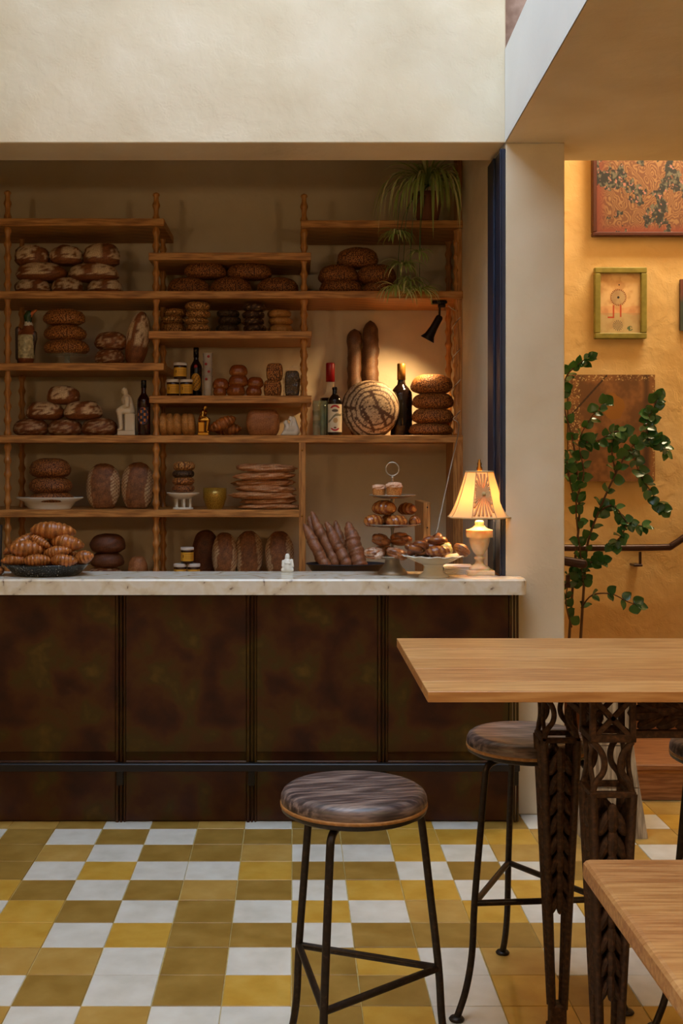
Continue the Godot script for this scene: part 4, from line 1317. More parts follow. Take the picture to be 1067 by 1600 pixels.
func build_shelf_goods() -> void:
	var sb: float = shelf_y["b"]
	var sc: float = shelf_y["c"]
	var l2: float = shelf_y["l2"]
	var m3: float = shelf_y["m3"]
	var d := 6.5
	var st: SurfaceTool
	# duck decanter
	var t := thing("duck_decanter", "glazed duck-shaped decanter with green head and orange beak", "figurine", Vector3(wx(42, d), l2, -d))
	var h := ws(87, d)
	var v := func(x, y, z): return Vector3(x, y, z) * h
	var caps := [[v.call(-0.02, 0.12, 0), v.call(0.0, 0.45, 0), 0.15 * h, 0.17 * h], [v.call(0.02, 0.45, 0), v.call(0.03, 0.64, 0), 0.15 * h, 0.10 * h], [v.call(0.03, 0.64, 0), v.call(0.02, 0.84, 0), 0.075 * h, 0.06 * h], [v.call(0.02, 0.86, 0), v.call(0.04, 0.90, 0), 0.075 * h, 0.07 * h], [v.call(0.07, 0.90, 0.0), v.call(0.17, 0.97, 0.0), 0.03 * h, 0.022 * h], [v.call(-0.15, 0.62, 0.03), v.call(-0.17, 0.10, 0.03), 0.055 * h, 0.03 * h], [v.call(0.15, 0.55, 0.05), v.call(0.18, 0.44, 0.05), 0.045 * h, 0.02 * h], [v.call(0.0, 0.04, 0.0), v.call(0.08, 0.03, 0.02), 0.06 * h, 0.04 * h], [v.call(-0.1, 0.04, 0.0), v.call(-0.15, 0.03, 0.0), 0.04 * h, 0.03 * h]]
	var colf := func(p: Vector3) -> Color:
		var q: Vector3 = p / h
		var f := nz(q * 14.0, 3)
		if q.x > 0.085 and q.y > 0.85:
			return Color(0.55, 0.16, 0.04)
		if q.y > 0.75:
			return Color(0.02, 0.06, 0.025)
		if q.y > 0.69:
			return Color(0.7, 0.68, 0.6)
		if absf(q.x) > 0.135:
			return Color(0.07, 0.05, 0.04)
		if q.y > 0.52:
			return Color(0.22, 0.07, 0.02)
		if q.y < 0.10:
			return Color(0.22, 0.07, 0.03)
		return Color(0.48, 0.42, 0.24) * (1.0 + 0.8 * f)
	mi("body", figure(caps, h * 0.02, 0.03 * h, colf), M.glossy, t)
	# figurines on the middle shelf
	seated("seated_figurine", "cream plaster figurine of a seated person on a plinth", 183, 214, 605, sb, d, M.plaster_cast, -1.0)
	seated("seated_figurine", "small shiny gilt figurine of a seated person", 305, 331, 632, sb, d - 0.02, M.gold, 1.0)
	h = ws(33, d)
	t = thing("white_figurine", "white porcelain huddled figurine beside the tin loaf", "figurine", Vector3(wx(453.5, d), sb, -d))
	v = func(x, y, z): return Vector3(x, y, z) * h
	mi("body", figure([[v.call(-0.25, 0.12, 0.05), v.call(0.25, 0.12, 0.05), 0.14 * h, 0.16 * h], [v.call(-0.1, 0.3, 0), v.call(0.1, 0.35, 0), 0.22 * h, 0.24 * h], [v.call(-0.22, 0.62, 0.05), v.call(-0.1, 0.35, 0.1), 0.11 * h, 0.14 * h], [v.call(0.0, 0.85, 0.02), v.call(-0.02, 0.75, 0.04), 0.075 * h, 0.07 * h], [v.call(0.14, 0.78, 0.0), v.call(0.30, 0.2, 0.06), 0.12 * h, 0.16 * h], [v.call(0.05, 0.7, 0.12), v.call(-0.02, 0.4, 0.2), 0.05 * h, 0.06 * h], [v.call(-0.35, 0.06, 0.12), v.call(-0.40, 0.04, 0.1), 0.07 * h, 0.06 * h]], h * 0.035, 0.035 * h), M.porcelain, t)
	h = ws(31, 5.29)
	t = thing("white_figurine", "tiny white seated figurine on the back edge of the marble", "figurine", Vector3(wx(449, 5.29), 1.049, -5.29))
	v = func(x, y, z): return Vector3(x, y, z) * h
	mi("body", figure([[v.call(-0.2, 0.12, 0.05), v.call(0.2, 0.12, 0.05), 0.13 * h, 0.13 * h], [v.call(0.0, 0.2, 0), v.call(0.0, 0.52, 0), 0.24 * h, 0.20 * h], [v.call(0.0, 0.76, 0.02), v.call(0.0, 0.84, 0.02), 0.13 * h, 0.11 * h], [v.call(0.22, 0.6, 0.02), v.call(0.28, 0.3, 0.08), 0.07 * h, 0.06 * h], [v.call(-0.22, 0.55, 0.02), v.call(-0.24, 0.3, 0.1), 0.07 * h, 0.06 * h], [v.call(-0.1, 0.48, 0.18), v.call(0.1, 0.45, 0.18), 0.05 * h, 0.05 * h]], h * 0.035, 0.03 * h), M.porcelain, t)
	# jars
	jar("jam jar with yellow label resting on the shelf in the trio by the slim bottle", 260, 280.5, 593, m3, d)
	jar("jam jar with yellow label resting on the shelf in the trio by the slim bottle", 281, 301.5, 593, m3, d)
	jar("jam jar with yellow label on top of the trio by the slim bottle", 271, 292, 567, wy(592.5, d), d)
	jar("jam jar with yellow label underneath in the trio by the upright loaves", 271, 292, 880.5, 0.89, 6.4)
	jar("jam jar with yellow label underneath in the trio by the upright loaves", 292.5, 313, 880.5, 0.89, 6.4)
	jar("jam jar with yellow label topping the trio by the upright loaves", 282, 303, 855, wy(880, 6.4), 6.4)
	# bottles
	var b := bottle("liqueur_bottle", "dark liqueur bottle with blue and orange oval label beside the cream figurine", 214, 235, 594, sb, d - 0.03, M.bottle_red, 0.36, 0.60, M.bottle_dark, 0.86)
	wrap_label("printed_label", ws(10.6, d - 0.03), 0.06, 0.155, 0.9, M.blue_label, b)
	b = bottle("amaro_bottle", "slim black bottle with yellow oval label and red seal", 297, 316, 543, m3, 6.6, M.bottle_dark, 0.40, 0.58, M.bottle_dark, 0.80)
	wrap_label("printed_label", ws(9.65, 6.6), 0.035, 0.135, 0.95, M.oval_label, b)
	st = mb()
	blob(st, Transform3D(Basis.from_scale(Vector3(0.011, 0.011, 0.005)), Vector3(0, 0.172, ws(8.4, 6.6))), 12, 6)
	obj("wax_seal", st, M.red_wax, b)
	b = bottle("wax_top_bottle", "half-full round-shouldered bottle with tall red wax top", 499, 533, 567, sb, 6.62, M.bottle_dark, 0.36, 0.44, M.red_wax, 0.74)
	(b.get_child(0) as MeshInstance3D).material_override = M.bottle_clear
	var r := ws(17, 6.62)
	turned("dark_liquid", [[0.0, 0.004], [r * 0.93, 0.004], [r * 0.96, 0.01], [r * 0.96, 0.215], [0.0, 0.215]], M.bottle_dark, b)
	b = bottle("vermouth_bottle", "small bottle with cream label, red arcs and black ribbon", 512, 534, 605, sb, 6.47, M.bottle_dark, 0.34, 0.70, M.bottle_dark, 0.95)
	wrap_label("printed_label", ws(11.2, 6.47), 0.018, 0.172, 1.35, M.vermouth_label, b)
	b = bottle("wine_bottle", "tall dark wine bottle with gold foil beside the scored boule", 610, 644, 568, sb, 6.62, M.bottle_dark, 0.34, 0.56, M.gold_foil, 0.77)
	# glass tumblers stacked
	for q in [[488, 499.5, 6.5], [498, 511, 6.52]]:
		t = thing("tumbler_stack", "stack of clear ribbed tumblers beside the vermouth bottle", "glass", Vector3(wx((q[0] + q[1]) / 2, q[2]), sb, -q[2]), "stacked tumblers")
		for i in 3:
			var rr := ws(q[1] - q[0], q[2]) / 2
			var y := i * 0.055
			turned("tumbler", [[0.0, y], [rr * 0.82, y], [rr * 0.82, y], [rr * 0.86, y + 0.03], [rr * 0.98, y + 0.085], [rr * 0.92, y + 0.085], [rr * 0.78, y + 0.008], [0.0, y + 0.008]], M.glass_green, t, 20)
	t = thing("dotted_glass_stack", "tall stack of clear glasses with red dots beside the slim bottle", "glass", Vector3(wx(324.5, d), m3, -d))
	for i in 4:
		var y := i * 0.042
		var rr := ws(8, d)
		var gl := turned("tumbler", [[0.0, y], [rr * 0.72, y], [rr * 0.72, y], [rr * 0.80, y + 0.04], [rr, y + 0.115], [rr * 0.93, y + 0.115], [rr * 0.68, y + 0.006], [0.0, y + 0.006]], M.glass_milky, t, 20)
		st = mb()
		blob(st, Transform3D(Basis.from_scale(Vector3(0.008, 0.008, 0.003)), Vector3([-0.006, 0.008, -0.008, 0.006][i], y + 0.095, rr * 0.93)), 12, 5)
		obj("red_dot", st, M.red_wax, gl)
	# crackers in clear wrap
	t = thing("cracker_pack", "dark seeded crackers in crinkled shiny clear wrap", "pack", Vector3(wx(456.5, d), m3, -d))
	mi("crackers", loaf(ws(24, d), ws(40, d), 0.09, "poppy", 77.0, 0.02, 0.3, 36, 20, 0.5, 0.3), M.seeded, t)
	st = mb()
	var rings := []
	for i in 17:
		var ring := PackedVector3Array()
		for j in 28:
			var a := TAU * j / 28
			var y := i / 16.0
			var w := ws(13.5, d) * (1.0 if y < 0.8 else lerpf(1.0, 0.35, (y - 0.8) / 0.2))
			var k := 1.0 + 0.18 * nz(Vector3(cos(a) * 3, y * 7, sin(a) * 3), 31)
			ring.append(Vector3(signf(cos(a)) * pow(absf(cos(a)), 0.45) * w * k + (0.012 * maxf(0, y - 0.7) * 6), y * ws(48, d), signf(sin(a)) * pow(absf(sin(a)), 0.45) * 0.052 * k))
		rings.append(ring)
	skin(st, rings)
	obj("clear_wrap", st, M.wrap, t)
	# white oval dish
	var dd := 6.55
	t = thing("oval_dish", "white porcelain oval dish holding seeded rounds", "dish", Vector3(wx(78, dd), sc, -dd))
	var dish := turned("body", [[0.0, 0.0], [0.12, 0.0], [0.12, 0.0], [0.125, 0.006], [0.150, 0.04], [0.192, 0.060], [0.190, 0.066], [0.146, 0.046], [0.118, 0.012], [0.0, 0.010]], M.porcelain, t, 48)
	dish.scale = Vector3(0.98, 1.0, 0.62)
	# columned white stand
	dd = 6.52
	t = thing("columned_cake_stand", "small white cake stand on short columns", "stand", Vector3(wx(286, dd), sc, -dd))
	hs_stand(t, ws(26, dd), wy(769.5, dd) - sc)
	# speckled gold cup
	var cup := turned("gold_cup", [[0.0, 0.0], [0.042, 0.0], [0.042, 0.0], [0.052, 0.02], [0.066, 0.065], [0.066, 0.118], [0.061, 0.118], [0.060, 0.066], [0.046, 0.022], [0.0, 0.012]], M.speckled_gold, null, 36)
	cup.position = Vector3(wx(335.5, 6.5), sc, -6.5)
	tag(cup, "speckled gold cup between the bagel stand and the flatbreads", "cup")

func hs_stand(t: Node3D, r: float, h: float) -> void:
	turned("plate", [[0.0, h - 0.04], [r * 0.45, h - 0.036], [r * 0.8, h - 0.02], [r, h - 0.004], [r * 0.97, h], [0.0, h - 0.004]], M.porcelain, t, 36)
	turned("base", [[0.0, 0.0], [r * 0.62, 0.0], [r * 0.62, 0.0], [r * 0.62, 0.007], [r * 0.58, 0.010], [0.0, 0.010]], M.porcelain, t, 32)
	for k in 6:
		var a := TAU * k / 6 + 0.3
		turned("column", [[0.009, 0.008], [0.007, 0.014], [0.007, h - 0.04], [0.010, h - 0.033]], M.porcelain, t, 10, Vector3(cos(a), 0, sin(a)) * r * 0.46)

func pastry(called: String, label: String, group: String, mesh: Mesh, m: Material, at: Vector3, rot := Vector3.ZERO) -> void:
	var n := mi(called, mesh, m)
	n.position = at
	n.rotation = rot
	tag(n, label, "pastry", group)
func striped(w: float, h: float, dp: float, s: float) -> ArrayMesh:
	var st := mb()
	var rings := []
	var cols := []
	for i in 29:
		var ph := -PI / 2 + PI * i / 28.0
		var ring := PackedVector3Array()
		var col := PackedColorArray()
		for j in 64:
			var a := TAU * j / 64
			var u := Vector3(cos(ph) * cos(a), sin(ph), cos(ph) * sin(a))
			var str := sin(u.x * 15.0 + u.y * 2.0 + s)
			var k := 1.0 + 0.035 * str + 0.03 * nz(u * 2, s)
			var q := Vector3(signf(u.x) * pow(absf(u.x), 0.85), u.y, u.z) * k
			ring.append(Vector3(q.x * w / 2, maxf(0.0, 0.38 * h + q.y * h * (0.62 if q.y > 0 else 0.42)), q.z * dp / 2))
			col.append(Color(0.25, 0.065, 0.018).lerp(Color(0.58, 0.26, 0.07), smoothstep(0.35, -0.5, str) * 0.8))
		rings.append(ring)
		cols.append(col)
	skin(st, rings, cols)
	st.generate_normals()
	return st.commit()
func coil(r: float, h: float, turns: float, s: float, sugar: float) -> ArrayMesh:
	var st := mb()
	var pts := []
	var rad := []
	var n := 90
	for i in n:
		var q := float(i) / (n - 1)
		var a := q * turns * TAU + s
		var rr := r * 0.80 * q
		pts.append(Vector3(cos(a) * rr, h * (0.66 - 0.30 * q * q), sin(a) * rr))
		rad.append(minf(h * 0.36, r * 0.34) * (0.8 + 0.2 * q) * (1.0 if q < 0.97 else 0.6))
	var colf := func(t: float, v: float) -> Color:
		var f := nz(Vector3(t * 12, cos(v * TAU), sin(v * TAU)), s)
		return Color(0.46, 0.18, 0.055).lerp(Color(0.17, 0.055, 0.02), smoothstep(-0.15, 0.3, f)).lerp(Color(0.78, 0.62, 0.54), sugar * smoothstep(-0.1, 0.25, nz(Vector3(t * 9, v * 3, 2), s + 4)))
	tube(st, pts, rad, 12, true, false, 1, colf)
	st.set_color(Color(0.34, 0.13, 0.04))
	blob(st, Transform3D(Basis.from_scale(Vector3(r * 0.82, h * 0.24, r * 0.82)), Vector3(0, h * 0.26, 0)), 24, 8, 2)
	st.generate_normals()
	return st.commit()
func knot(r: float, tr: float, s: float) -> ArrayMesh:
	var st := mb()
	var pts := []
	for i in 72:
		var a := TAU * i / 72
		pts.append(Vector3((2 + cos(3 * a)) * cos(2 * a), sin(3 * a) * 0.85, (2 + cos(3 * a)) * sin(2 * a)) * r / 3.0)
	var colf := func(t: float, v: float) -> Color:
		var f := sin(v * TAU * 3.0 + t * 9.0) * 0.5 + 0.6 * nz(Vector3(t * 14, cos(v * TAU), 0), s)
		return Color(0.17, 0.05, 0.018).lerp(Color(0.5, 0.2, 0.06), smoothstep(-0.2, 0.6, f))
	tube(st, pts, tr, 12, false, true, 1, colf)
	st.generate_normals()
	return st.commit()

func build_counter_goods() -> void:
	var st: SurfaceTool
	var top := 1.049
	# enamel bowl heaped with croissants
	var d := 5.16
	var t := thing("enamel_bowl", "black speckled enamel bowl heaped with croissants", "bowl", Vector3(wx(73, d), top, -d))
	turned("body", [[0.0, 0.0], [0.135, 0.0], [0.135, 0.0], [0.145, 0.006], [0.184, 0.046], [0.192, 0.050], [0.190, 0.054], [0.178, 0.048], [0.134, 0.010], [0.0, 0.008]], M.black_enamel, t, 56).scale = Vector3(1, 1, 0.8)
	var g := "croissants heaped in the black bowl"
	for q in [[28, 875, 5.10, 50, 15, 0.5, 0.1, 0.05, "in the bottom ring of the heap"], [58, 876, 5.05, 40, 18, 0.6, 0.2, 0.0, "in the bottom ring of the heap"], [98, 876, 5.05, 40, 18, 0.6, -0.2, 0.0, "in the bottom ring of the heap"], [128, 872, 5.12, 36, 20, 0.7, -0.7, 0.3, "in the bottom ring of the heap"], [70, 876, 5.22, 60, 22, 0.5, 0.0, 0.0, "in the bottom ring of the heap"], [110, 874, 5.24, 50, 22, 0.5, 0.4, 0.0, "in the bottom ring of the heap"], [44, 858, 5.11, 54, 25, 0.7, 0.25, -0.05, "in the second layer of the heap"], [88, 863, 5.09, 42, 18, 0.6, -0.2, 0.18, "in the second layer of the heap"], [32, 849, 5.17, 56, 17, 0.4, 0.3, 0.55, "in the second layer of the heap"], [62, 846, 5.12, 34, 14, 0.3, -0.2, -0.45, "in the second layer of the heap"], [102, 848, 5.12, 50, 23, 0.8, -0.3, -0.12, "in the second layer of the heap"], [80, 856, 5.18, 70, 24, 0.4, 0.1, 0.0, "in the second layer of the heap"], [81, 829, 5.14, 64, 25, 0.75, 0.0, -0.05, "crowning the heap"]]:
		croissant("golden-brown croissant %s in the black bowl" % q[8], g, q[0], q[1], q[2], q[3], q[4], q[5], Vector3(-0.15, q[6], q[7]))
	# at the frame's edge: danish on a small board in front of a black stand
	pastry("danish_pastry", "small danish pastry at the edge of the croissant bowl", "", coil(0.045, 0.05, 2.0, 3.0, 0.1), M.pastry, Vector3(wx(-8, 5.12), top, -5.12))
	st = mb()
	bx(st, Vector3(0, 0.11, 0), Vector3(0.13, 0.22, 0.012), 0.003, Basis(Vector3.RIGHT, -0.12))
	bx(st, Vector3(0, 0.004, 0.0), Vector3(0.13, 0.012, 0.09), 0.003)
	var mb_ := obj("menu_stand", st, M.steel_black)
	mb_.position = Vector3(wx(-20, 5.22), top, -5.22)
	tag(mb_, "black table stand just beside the croissant bowl", "stand")
	# dark oval tray with broken baguettes
	d = 5.58
	t = thing("oval_tray", "dark oval metal tray under the small baguettes", "tray", Vector3(wx(540, d), 1.0, -d))
	turned("body", [[0.0, 0.0], [0.15, 0.0], [0.15, 0.0], [0.158, 0.02], [0.184, 0.058], [0.192, 0.062], [0.188, 0.065], [0.152, 0.024], [0.0, 0.012]], M.dark_tray, t, 48).scale = Vector3(1, 1, 0.55)
	k_baguettes()
	# three-tier stand
	d = 5.2
	var x := wx(613, d)
	t = thing("tiered_stand", "three-tier pewter pastry stand with ring handle", "stand", Vector3(x, top, -d))
	turned("foot", [[0.0, 0.0], [0.066, 0.0], [0.066, 0.0], [0.068, 0.006], [0.060, 0.014], [0.056, 0.022], [0.046, 0.030], [0.034, 0.048], [0.030, 0.072], [0.034, 0.084], [0.0, 0.084]], M.pewter, t, 36)
	var tiers := [[868.0, 0.112, 0.006], [819.0, 0.128, 0.0], [774.0, 0.104, 0.0]]
	var y0 := 0.0
	for q in tiers:
		var y := wy(q[0], d) - top
		turned("plate", [[0.0, y - 0.014], [q[1] * 0.5, y - 0.013], [q[1] * 0.93, y - 0.002], [q[1], y + 0.001], [q[1] * 0.99, y + 0.003], [q[1] * 0.5, y - 0.009], [0.0, y - 0.010]], M.pewter, t, 44)
	var yt := wy(748, d) - top
	turned("stem", [[0.006, 0.07], [0.006, wy(830, d) - top], [0.009, wy(826, d) - top], [0.006, wy(822, d) - top], [0.006, wy(786, d) - top], [0.009, wy(782, d) - top], [0.006, wy(776, d) - top], [0.005, yt], [0.008, yt + 0.006], [0.005, yt + 0.010], [0.0, yt + 0.010]], M.pewter, t, 14)
	st = mb()
	var pts := []
	for k in 28:
		var a := TAU * k / 28
		pts.append(Vector3(cos(a) * 0.029, wy(733, d) - top + sin(a) * 0.030, 0))
	tube(st, pts, 0.0033, 8, true, true)
	obj("ring_handle", st, M.pewter, t)
	# muffins
	for q in [[592, 5.19, 21, 0.4, "muffin with broken crumbly top on the highest tier"], [616, 5.15, 25, 0.2, "round sugared muffin on the highest tier, by the ring"]]:
		var w := ws(q[2], q[1])
		var mt := thing("muffin", q[4], "muffin", Vector3(wx(q[0], q[1]), wy(774, 5.2) - 0.009, -q[1]), "muffins")
		st = mb()
		lathe(st, [[0.0, 0.0], [w * 0.40, 0.0], [w * 0.42, 0.003], [w * 0.5, w * 0.62], [w * 0.48, w * 0.72]], 24)
		obj("base", st, M.muffin, mt)
		var top_m := mi("crumble_top", loaf(w * 1.04, w * 0.42, w * 1.04, "rings", 5.0 + q[3], 0.25, 0.95, 24, 14, 0.35), M.muffin_top, mt)
		top_m.position.y = w * 0.55
	# second tier: striped pains
	g = "striped pastries on the middle tier"
	var yb := wy(819, 5.2) - 0.008
	for q in [[584, 33, 17, 5.16, 0, "rolled pastry with chocolate spiral end on the middle tier"], [620, 36, 17, 5.12, 0, "striped pastry at the front of the middle tier"], [648, 24, 15, 5.2, 0, "small striped pastry at the rim of the middle tier"], [608, 34, 16, 5.27, 0, "striped pastry at the back of the middle tier"], [600, 43, 21, 5.18, 1, "large striped glossy pastry on top of the middle tier heap"], [636, 32, 17, 5.22, 1, "dark striped pastry on top of the middle tier heap, by the partition"]]:
		var by := yb if q[4] == 0 else wy(804, q[3])
		pastry("striped_pastry", q[5], g, striped(ws(q[1], q[3]), ws(q[2] + 1.5, q[3]), ws(q[1], q[3]) * 0.75, q[0]), M.glaze, Vector3(wx(q[0], q[3]), by, -q[3]), Vector3(0, q[0] * 0.7, 0))
	# lowest tier: coiled buns
	g = "coiled buns on the lowest tier"
	yb = wy(868, 5.2) - 0.008
	for q in [[584, 35, 18, 5.15, 0, 0.8, "sugar-dusted bun on the lowest tier"], [617, 37, 19, 5.13, 0, 0.5, "coiled pink-sugared bun on the lowest tier"], [600, 36, 18, 5.27, 0, 0.2, "coiled bun at the back of the lowest tier"], [592, 33, 23, 5.19, 1, 0.15, "chocolate-topped bun in the upper layer of the lowest tier"], [625, 37, 25, 5.17, 1, 0.0, "large coiled bun in the upper layer of the lowest tier"]]:
		var by := yb if q[4] == 0 else wy(853, q[3])
		pastry("coiled_bun", q[6], g, coil(ws(q[1], q[3]) / 2, ws(q[2], q[3]), 2.25, q[0], q[5]), M.pastry, Vector3(wx(q[0], q[3]), by, -q[3]), Vector3(0.25, q[0], 0))
	# white pedestal dish with knotted pastries
	d = 5.07
	t = thing("pedestal_dish", "white porcelain pedestal dish with scalloped rim holding nut pastries", "dish", Vector3(wx(677, d), top, -d))
	var hd := wy(868, d) - top
	turned("foot", [[0.0, 0.0], [0.066, 0.0], [0.066, 0.0], [0.068, 0.004], [0.058, 0.012], [0.044, 0.022], [0.040, 0.045], [0.050, 0.058], [0.0, 0.058]], M.porcelain, t, 36)
	st = mb()
	var rings := []
	for q in [[0.0, 0.054], [0.05, 0.056], [0.085, 0.070], [0.118, 0.088], [0.136, hd], [0.134, hd + 0.003], [0.115, 0.094], [0.08, 0.076], [0.04, 0.064], [0.0, 0.062]]:
		var ring := PackedVector3Array()
		for j in 64:
			var a := TAU * j / 64
			var k := 1.0 + (0.022 * cos(a * 12) if q[0] > 0.11 else 0.0)
			ring.append(Vector3(q[0] * k * cos(a), q[1] + (0.003 * cos(a * 12) if q[0] > 0.13 else 0.0), q[0] * k * sin(a)))
		rings.append(ring)
	skin(st, rings)
	obj("bowl", st, M.porcelain, t)
	g = "nut pastries in the pedestal dish"
	for q in [[651, 857, 5.06, 15, 0.016, "knotted nut pastry at the rim beside the tiered stand"], [678, 847, 5.08, 16, 0.017, "knotted nut pastry on top of the dish heap"], [664, 859, 5.13, 15, 0.016, "knotted nut pastry at the back of the dish"], [690, 860, 5.12, 15, 0.016, "knotted nut pastry under the heap, by the cream-filled one"]]:
		pastry("nut_knot", q[5], g, knot(ws(q[3], q[2]), q[4], q[0]), M.pastry, px(q[0], q[1], q[2]), Vector3(0.3, q[0], 0.2))
	pastry("folded_pastry", "flat folded pastry lying at the front rim of the dish", g, striped(ws(39, 4.99), ws(15, 4.99), 0.06, 2.0), M.pastry, px(685, 868, 4.99), Vector3(0, 0.1, 0.05))
	pastry("twisted_pastry", "glazed twisted pastry at the rim nearest the lamp", g, coil(ws(14, 5.05), ws(22, 5.05), 2.2, 4.0, 0.1), M.pastry, px(717, 867, 5.05), Vector3(0.5, 1.0, -0.5))
	pastry("cream_pastry", "pale yellow cream filling showing between the pastries", g, loaf(ws(20, 5.05), ws(18, 5.05), 0.05, "cream", 3.0, 0.1), M.cream, px(699, 866, 5.05), Vector3(0, 0, 0.3))
	# folded napkins by the lamp
	t = thing("napkin_stack", "loose stack of white paper napkins beside the lamp base", "napkin", Vector3(wx(714, 5.24), top, -5.24))
	for k in 7:
		st = mb()
		bx(st, Vector3(0.002 * sin(k * 2.0), 0.0025 + k * 0.0052, 0.0), Vector3(0.17 - 0.006 * k, 0.0042, 0.13), 0.001, Basis(Vector3.UP, 0.07 * sin(k * 1.7)) * Basis(Vector3(0, 0, 1), 0.0))
		obj("napkin", st, M.paper, t)

func k_baguettes() -> void:
	var q := [[474, 818, 514, 892, 9, 5.56], [486, 799, 530, 892, 8.5, 5.60], [509, 815, 548, 892, 9.5, 5.57], [543, 815, 566, 892, 12, 5.55], [524, 813, 541, 890, 8, 5.66], [483, 806, 505, 890, 8, 5.68]]
	var lb := ["short dark baguette leaning at the end by the oak upright", "tallest short baguette in the oval tray", "short baguette with a pale tip in the middle of the tray", "thick short baguette at the end by the tiered stand", "short baguette behind the others in the tray", "short baguette at the back corner of the tray"]
	for i in 6:
		var p: Array = q[i]
		var low := px(p[2], p[3], p[5])
		low.y = 1.022
		baguette("small_baguette", lb[i], "short baguettes in the oval tray", low, px(p[0], p[1], p[5] + 0.1), ws(p[4], p[5]), Color(0.27, 0.10, 0.036), 0.34)

func build_lamp() -> void:
	var d := 5.18
	var top := 1.049
	var t := thing("table_lamp", "alabaster urn table lamp with pleated cream shade on the marble", "lamp", Vector3(wx(749, d), top, -d))
	var y := func(p): return wy(p, d) - top
	var st := mb()
	bx(st, Vector3(0, 0.011, 0), Vector3(0.122, 0.022, 0.10), 0.003)
	obj("base", st, M.alabaster, t)
	turned("urn", [[0.0, 0.022], [0.048, 0.022], [0.048, 0.028], [0.040, 0.036], [0.022, 0.046], [0.017, 0.062], [0.024, 0.070], [0.024, 0.078], [0.014, 0.084], [0.026, 0.098], [0.040, 0.125], [0.046, 0.150], [0.047, 0.166], [0.047, 0.166], [0.059, 0.166], [0.059, 0.166], [0.059, 0.198], [0.059, 0.198], [0.048, 0.200], [0.030, 0.208], [0.018, 0.222], [0.021, 0.232], [0.016, 0.240], [0.0, 0.242]], M.alabaster, t, 40)
	turned("finial", [[0.0, 0.448], [0.013, 0.450], [0.010, 0.462], [0.014, 0.472], [0.008, 0.482], [0.011, 0.492], [0.005, 0.502], [0.007, 0.508], [0.0, 0.514]], M.brass, t, 16)
	# shade: six concave panels, corners cut
	var h0: float = y.call(808.0)
	var h1: float = y.call(737.0)
	var r0 := 0.142
	var r1 := 0.062
	var ring_at := func(q: float, k: float) -> PackedVector3Array:
		var ring := PackedVector3Array()
		var r: float = lerpf(r0, r1, pow(q, 0.72)) * k
		for j in 48:
			var a: float = TAU * j / 48 + PI / 12
			var side := PI / 4
			var off: float = fposmod(a - PI / 2 + side / 2, side) - side / 2
			ring.append(Vector3(r * cos(a), lerpf(h0, h1, q), r * sin(a)) * Vector3(cos(side / 2) / cos(off), 1, cos(side / 2) / cos(off)) * Vector3(1.0, 1, 1.0))
		return ring
	var rings := []
	for i in 13:
		rings.append(ring_at.call(i / 12.0, 1.0))
	st = mb()
	skin(st, rings)
	var shade := obj("shade", st, M.shade, t)
	# piping along edges and ribs
	st = mb()
	tube(st, Array(ring_at.call(0.0, 1.005)), 0.004, 6, false, true)
	tube(st, Array(ring_at.call(1.0, 1.005)), 0.0035, 6, false, true)
	for k in 8:
		var pl := []
		for i in 9:
			var ring: PackedVector3Array = ring_at.call(i / 8.0, 1.004)
			pl.append(ring[posmod(k * 6 + 1, 48)])
		tube(st, pl, 0.0022, 6, false)
	obj("piping", st, M.shade_trim, shade)
	# sunburst pleats on the front panel, gathered at a button
	var nrm := Vector3(0, 0.42, 1).normalized()
	var ctr := Vector3(0.004, lerpf(h0, h1, 0.52), 0.0)
	ctr.z = lerpf(r0, r1, pow(0.52, 0.72)) * cos(PI / 8) + 0.004
	st = mb()
	for k in 34:
		var a := TAU * k / 34
		var dirv := Vector2(cos(a), sin(a))
		var hit := 0.0
		for s in range(1, 40):
			var p := dirv * (s * 0.0035)
			var q := clampf((ctr.y + p.y - h0) / (h1 - h0), -0.1, 1.1)
			if q < 0.04 or q > 0.96 or absf(ctr.x + p.x) > lerpf(r0, r1, pow(clampf(q, 0, 1), 0.72)) * sin(PI / 8) * 0.93:
				break
			hit = s * 0.0035
		var pl := []
		for i in 6:
			var p := dirv * lerpf(0.006, hit, i / 5.0)
			var q := clampf((ctr.y + p.y - h0) / (h1 - h0), 0, 1)
			pl.append(Vector3(ctr.x + p.x, ctr.y + p.y, lerpf(r0, r1, pow(q, 0.72)) * cos(PI / 8) + 0.0015))
		tube(st, pl, [0.0014, 0.0024, 0.0034, 0.0044, 0.0052, 0.0056], 6)
	obj("sunburst_pleats", st, M.pleat, shade)
	st = mb()
	blob(st, Transform3D(Basis.from_scale(Vector3(0.0085, 0.0085, 0.006)), ctr + nrm * 0.004), 14, 8)
	obj("button", st, M.shade_trim, shade)
	turned("bulb", [[0.0, 0.27], [0.012, 0.272], [0.014, 0.29], [0.026, 0.315], [0.028, 0.335], [0.018, 0.352], [0.0, 0.358]], M.bulb, t, 20)
	var l := OmniLight3D.new()
	l.name = "bulb_light"
	l.light_color = c8(255, 200, 130)
	l.light_energy = LAMP_E
	l.light_size = 0.025
	l.omni_range = 8.0
	l.omni_attenuation = 2.0
	l.shadow_enabled = true
	t.add_child(l)
	l.position = Vector3(0, 0.325, 0)

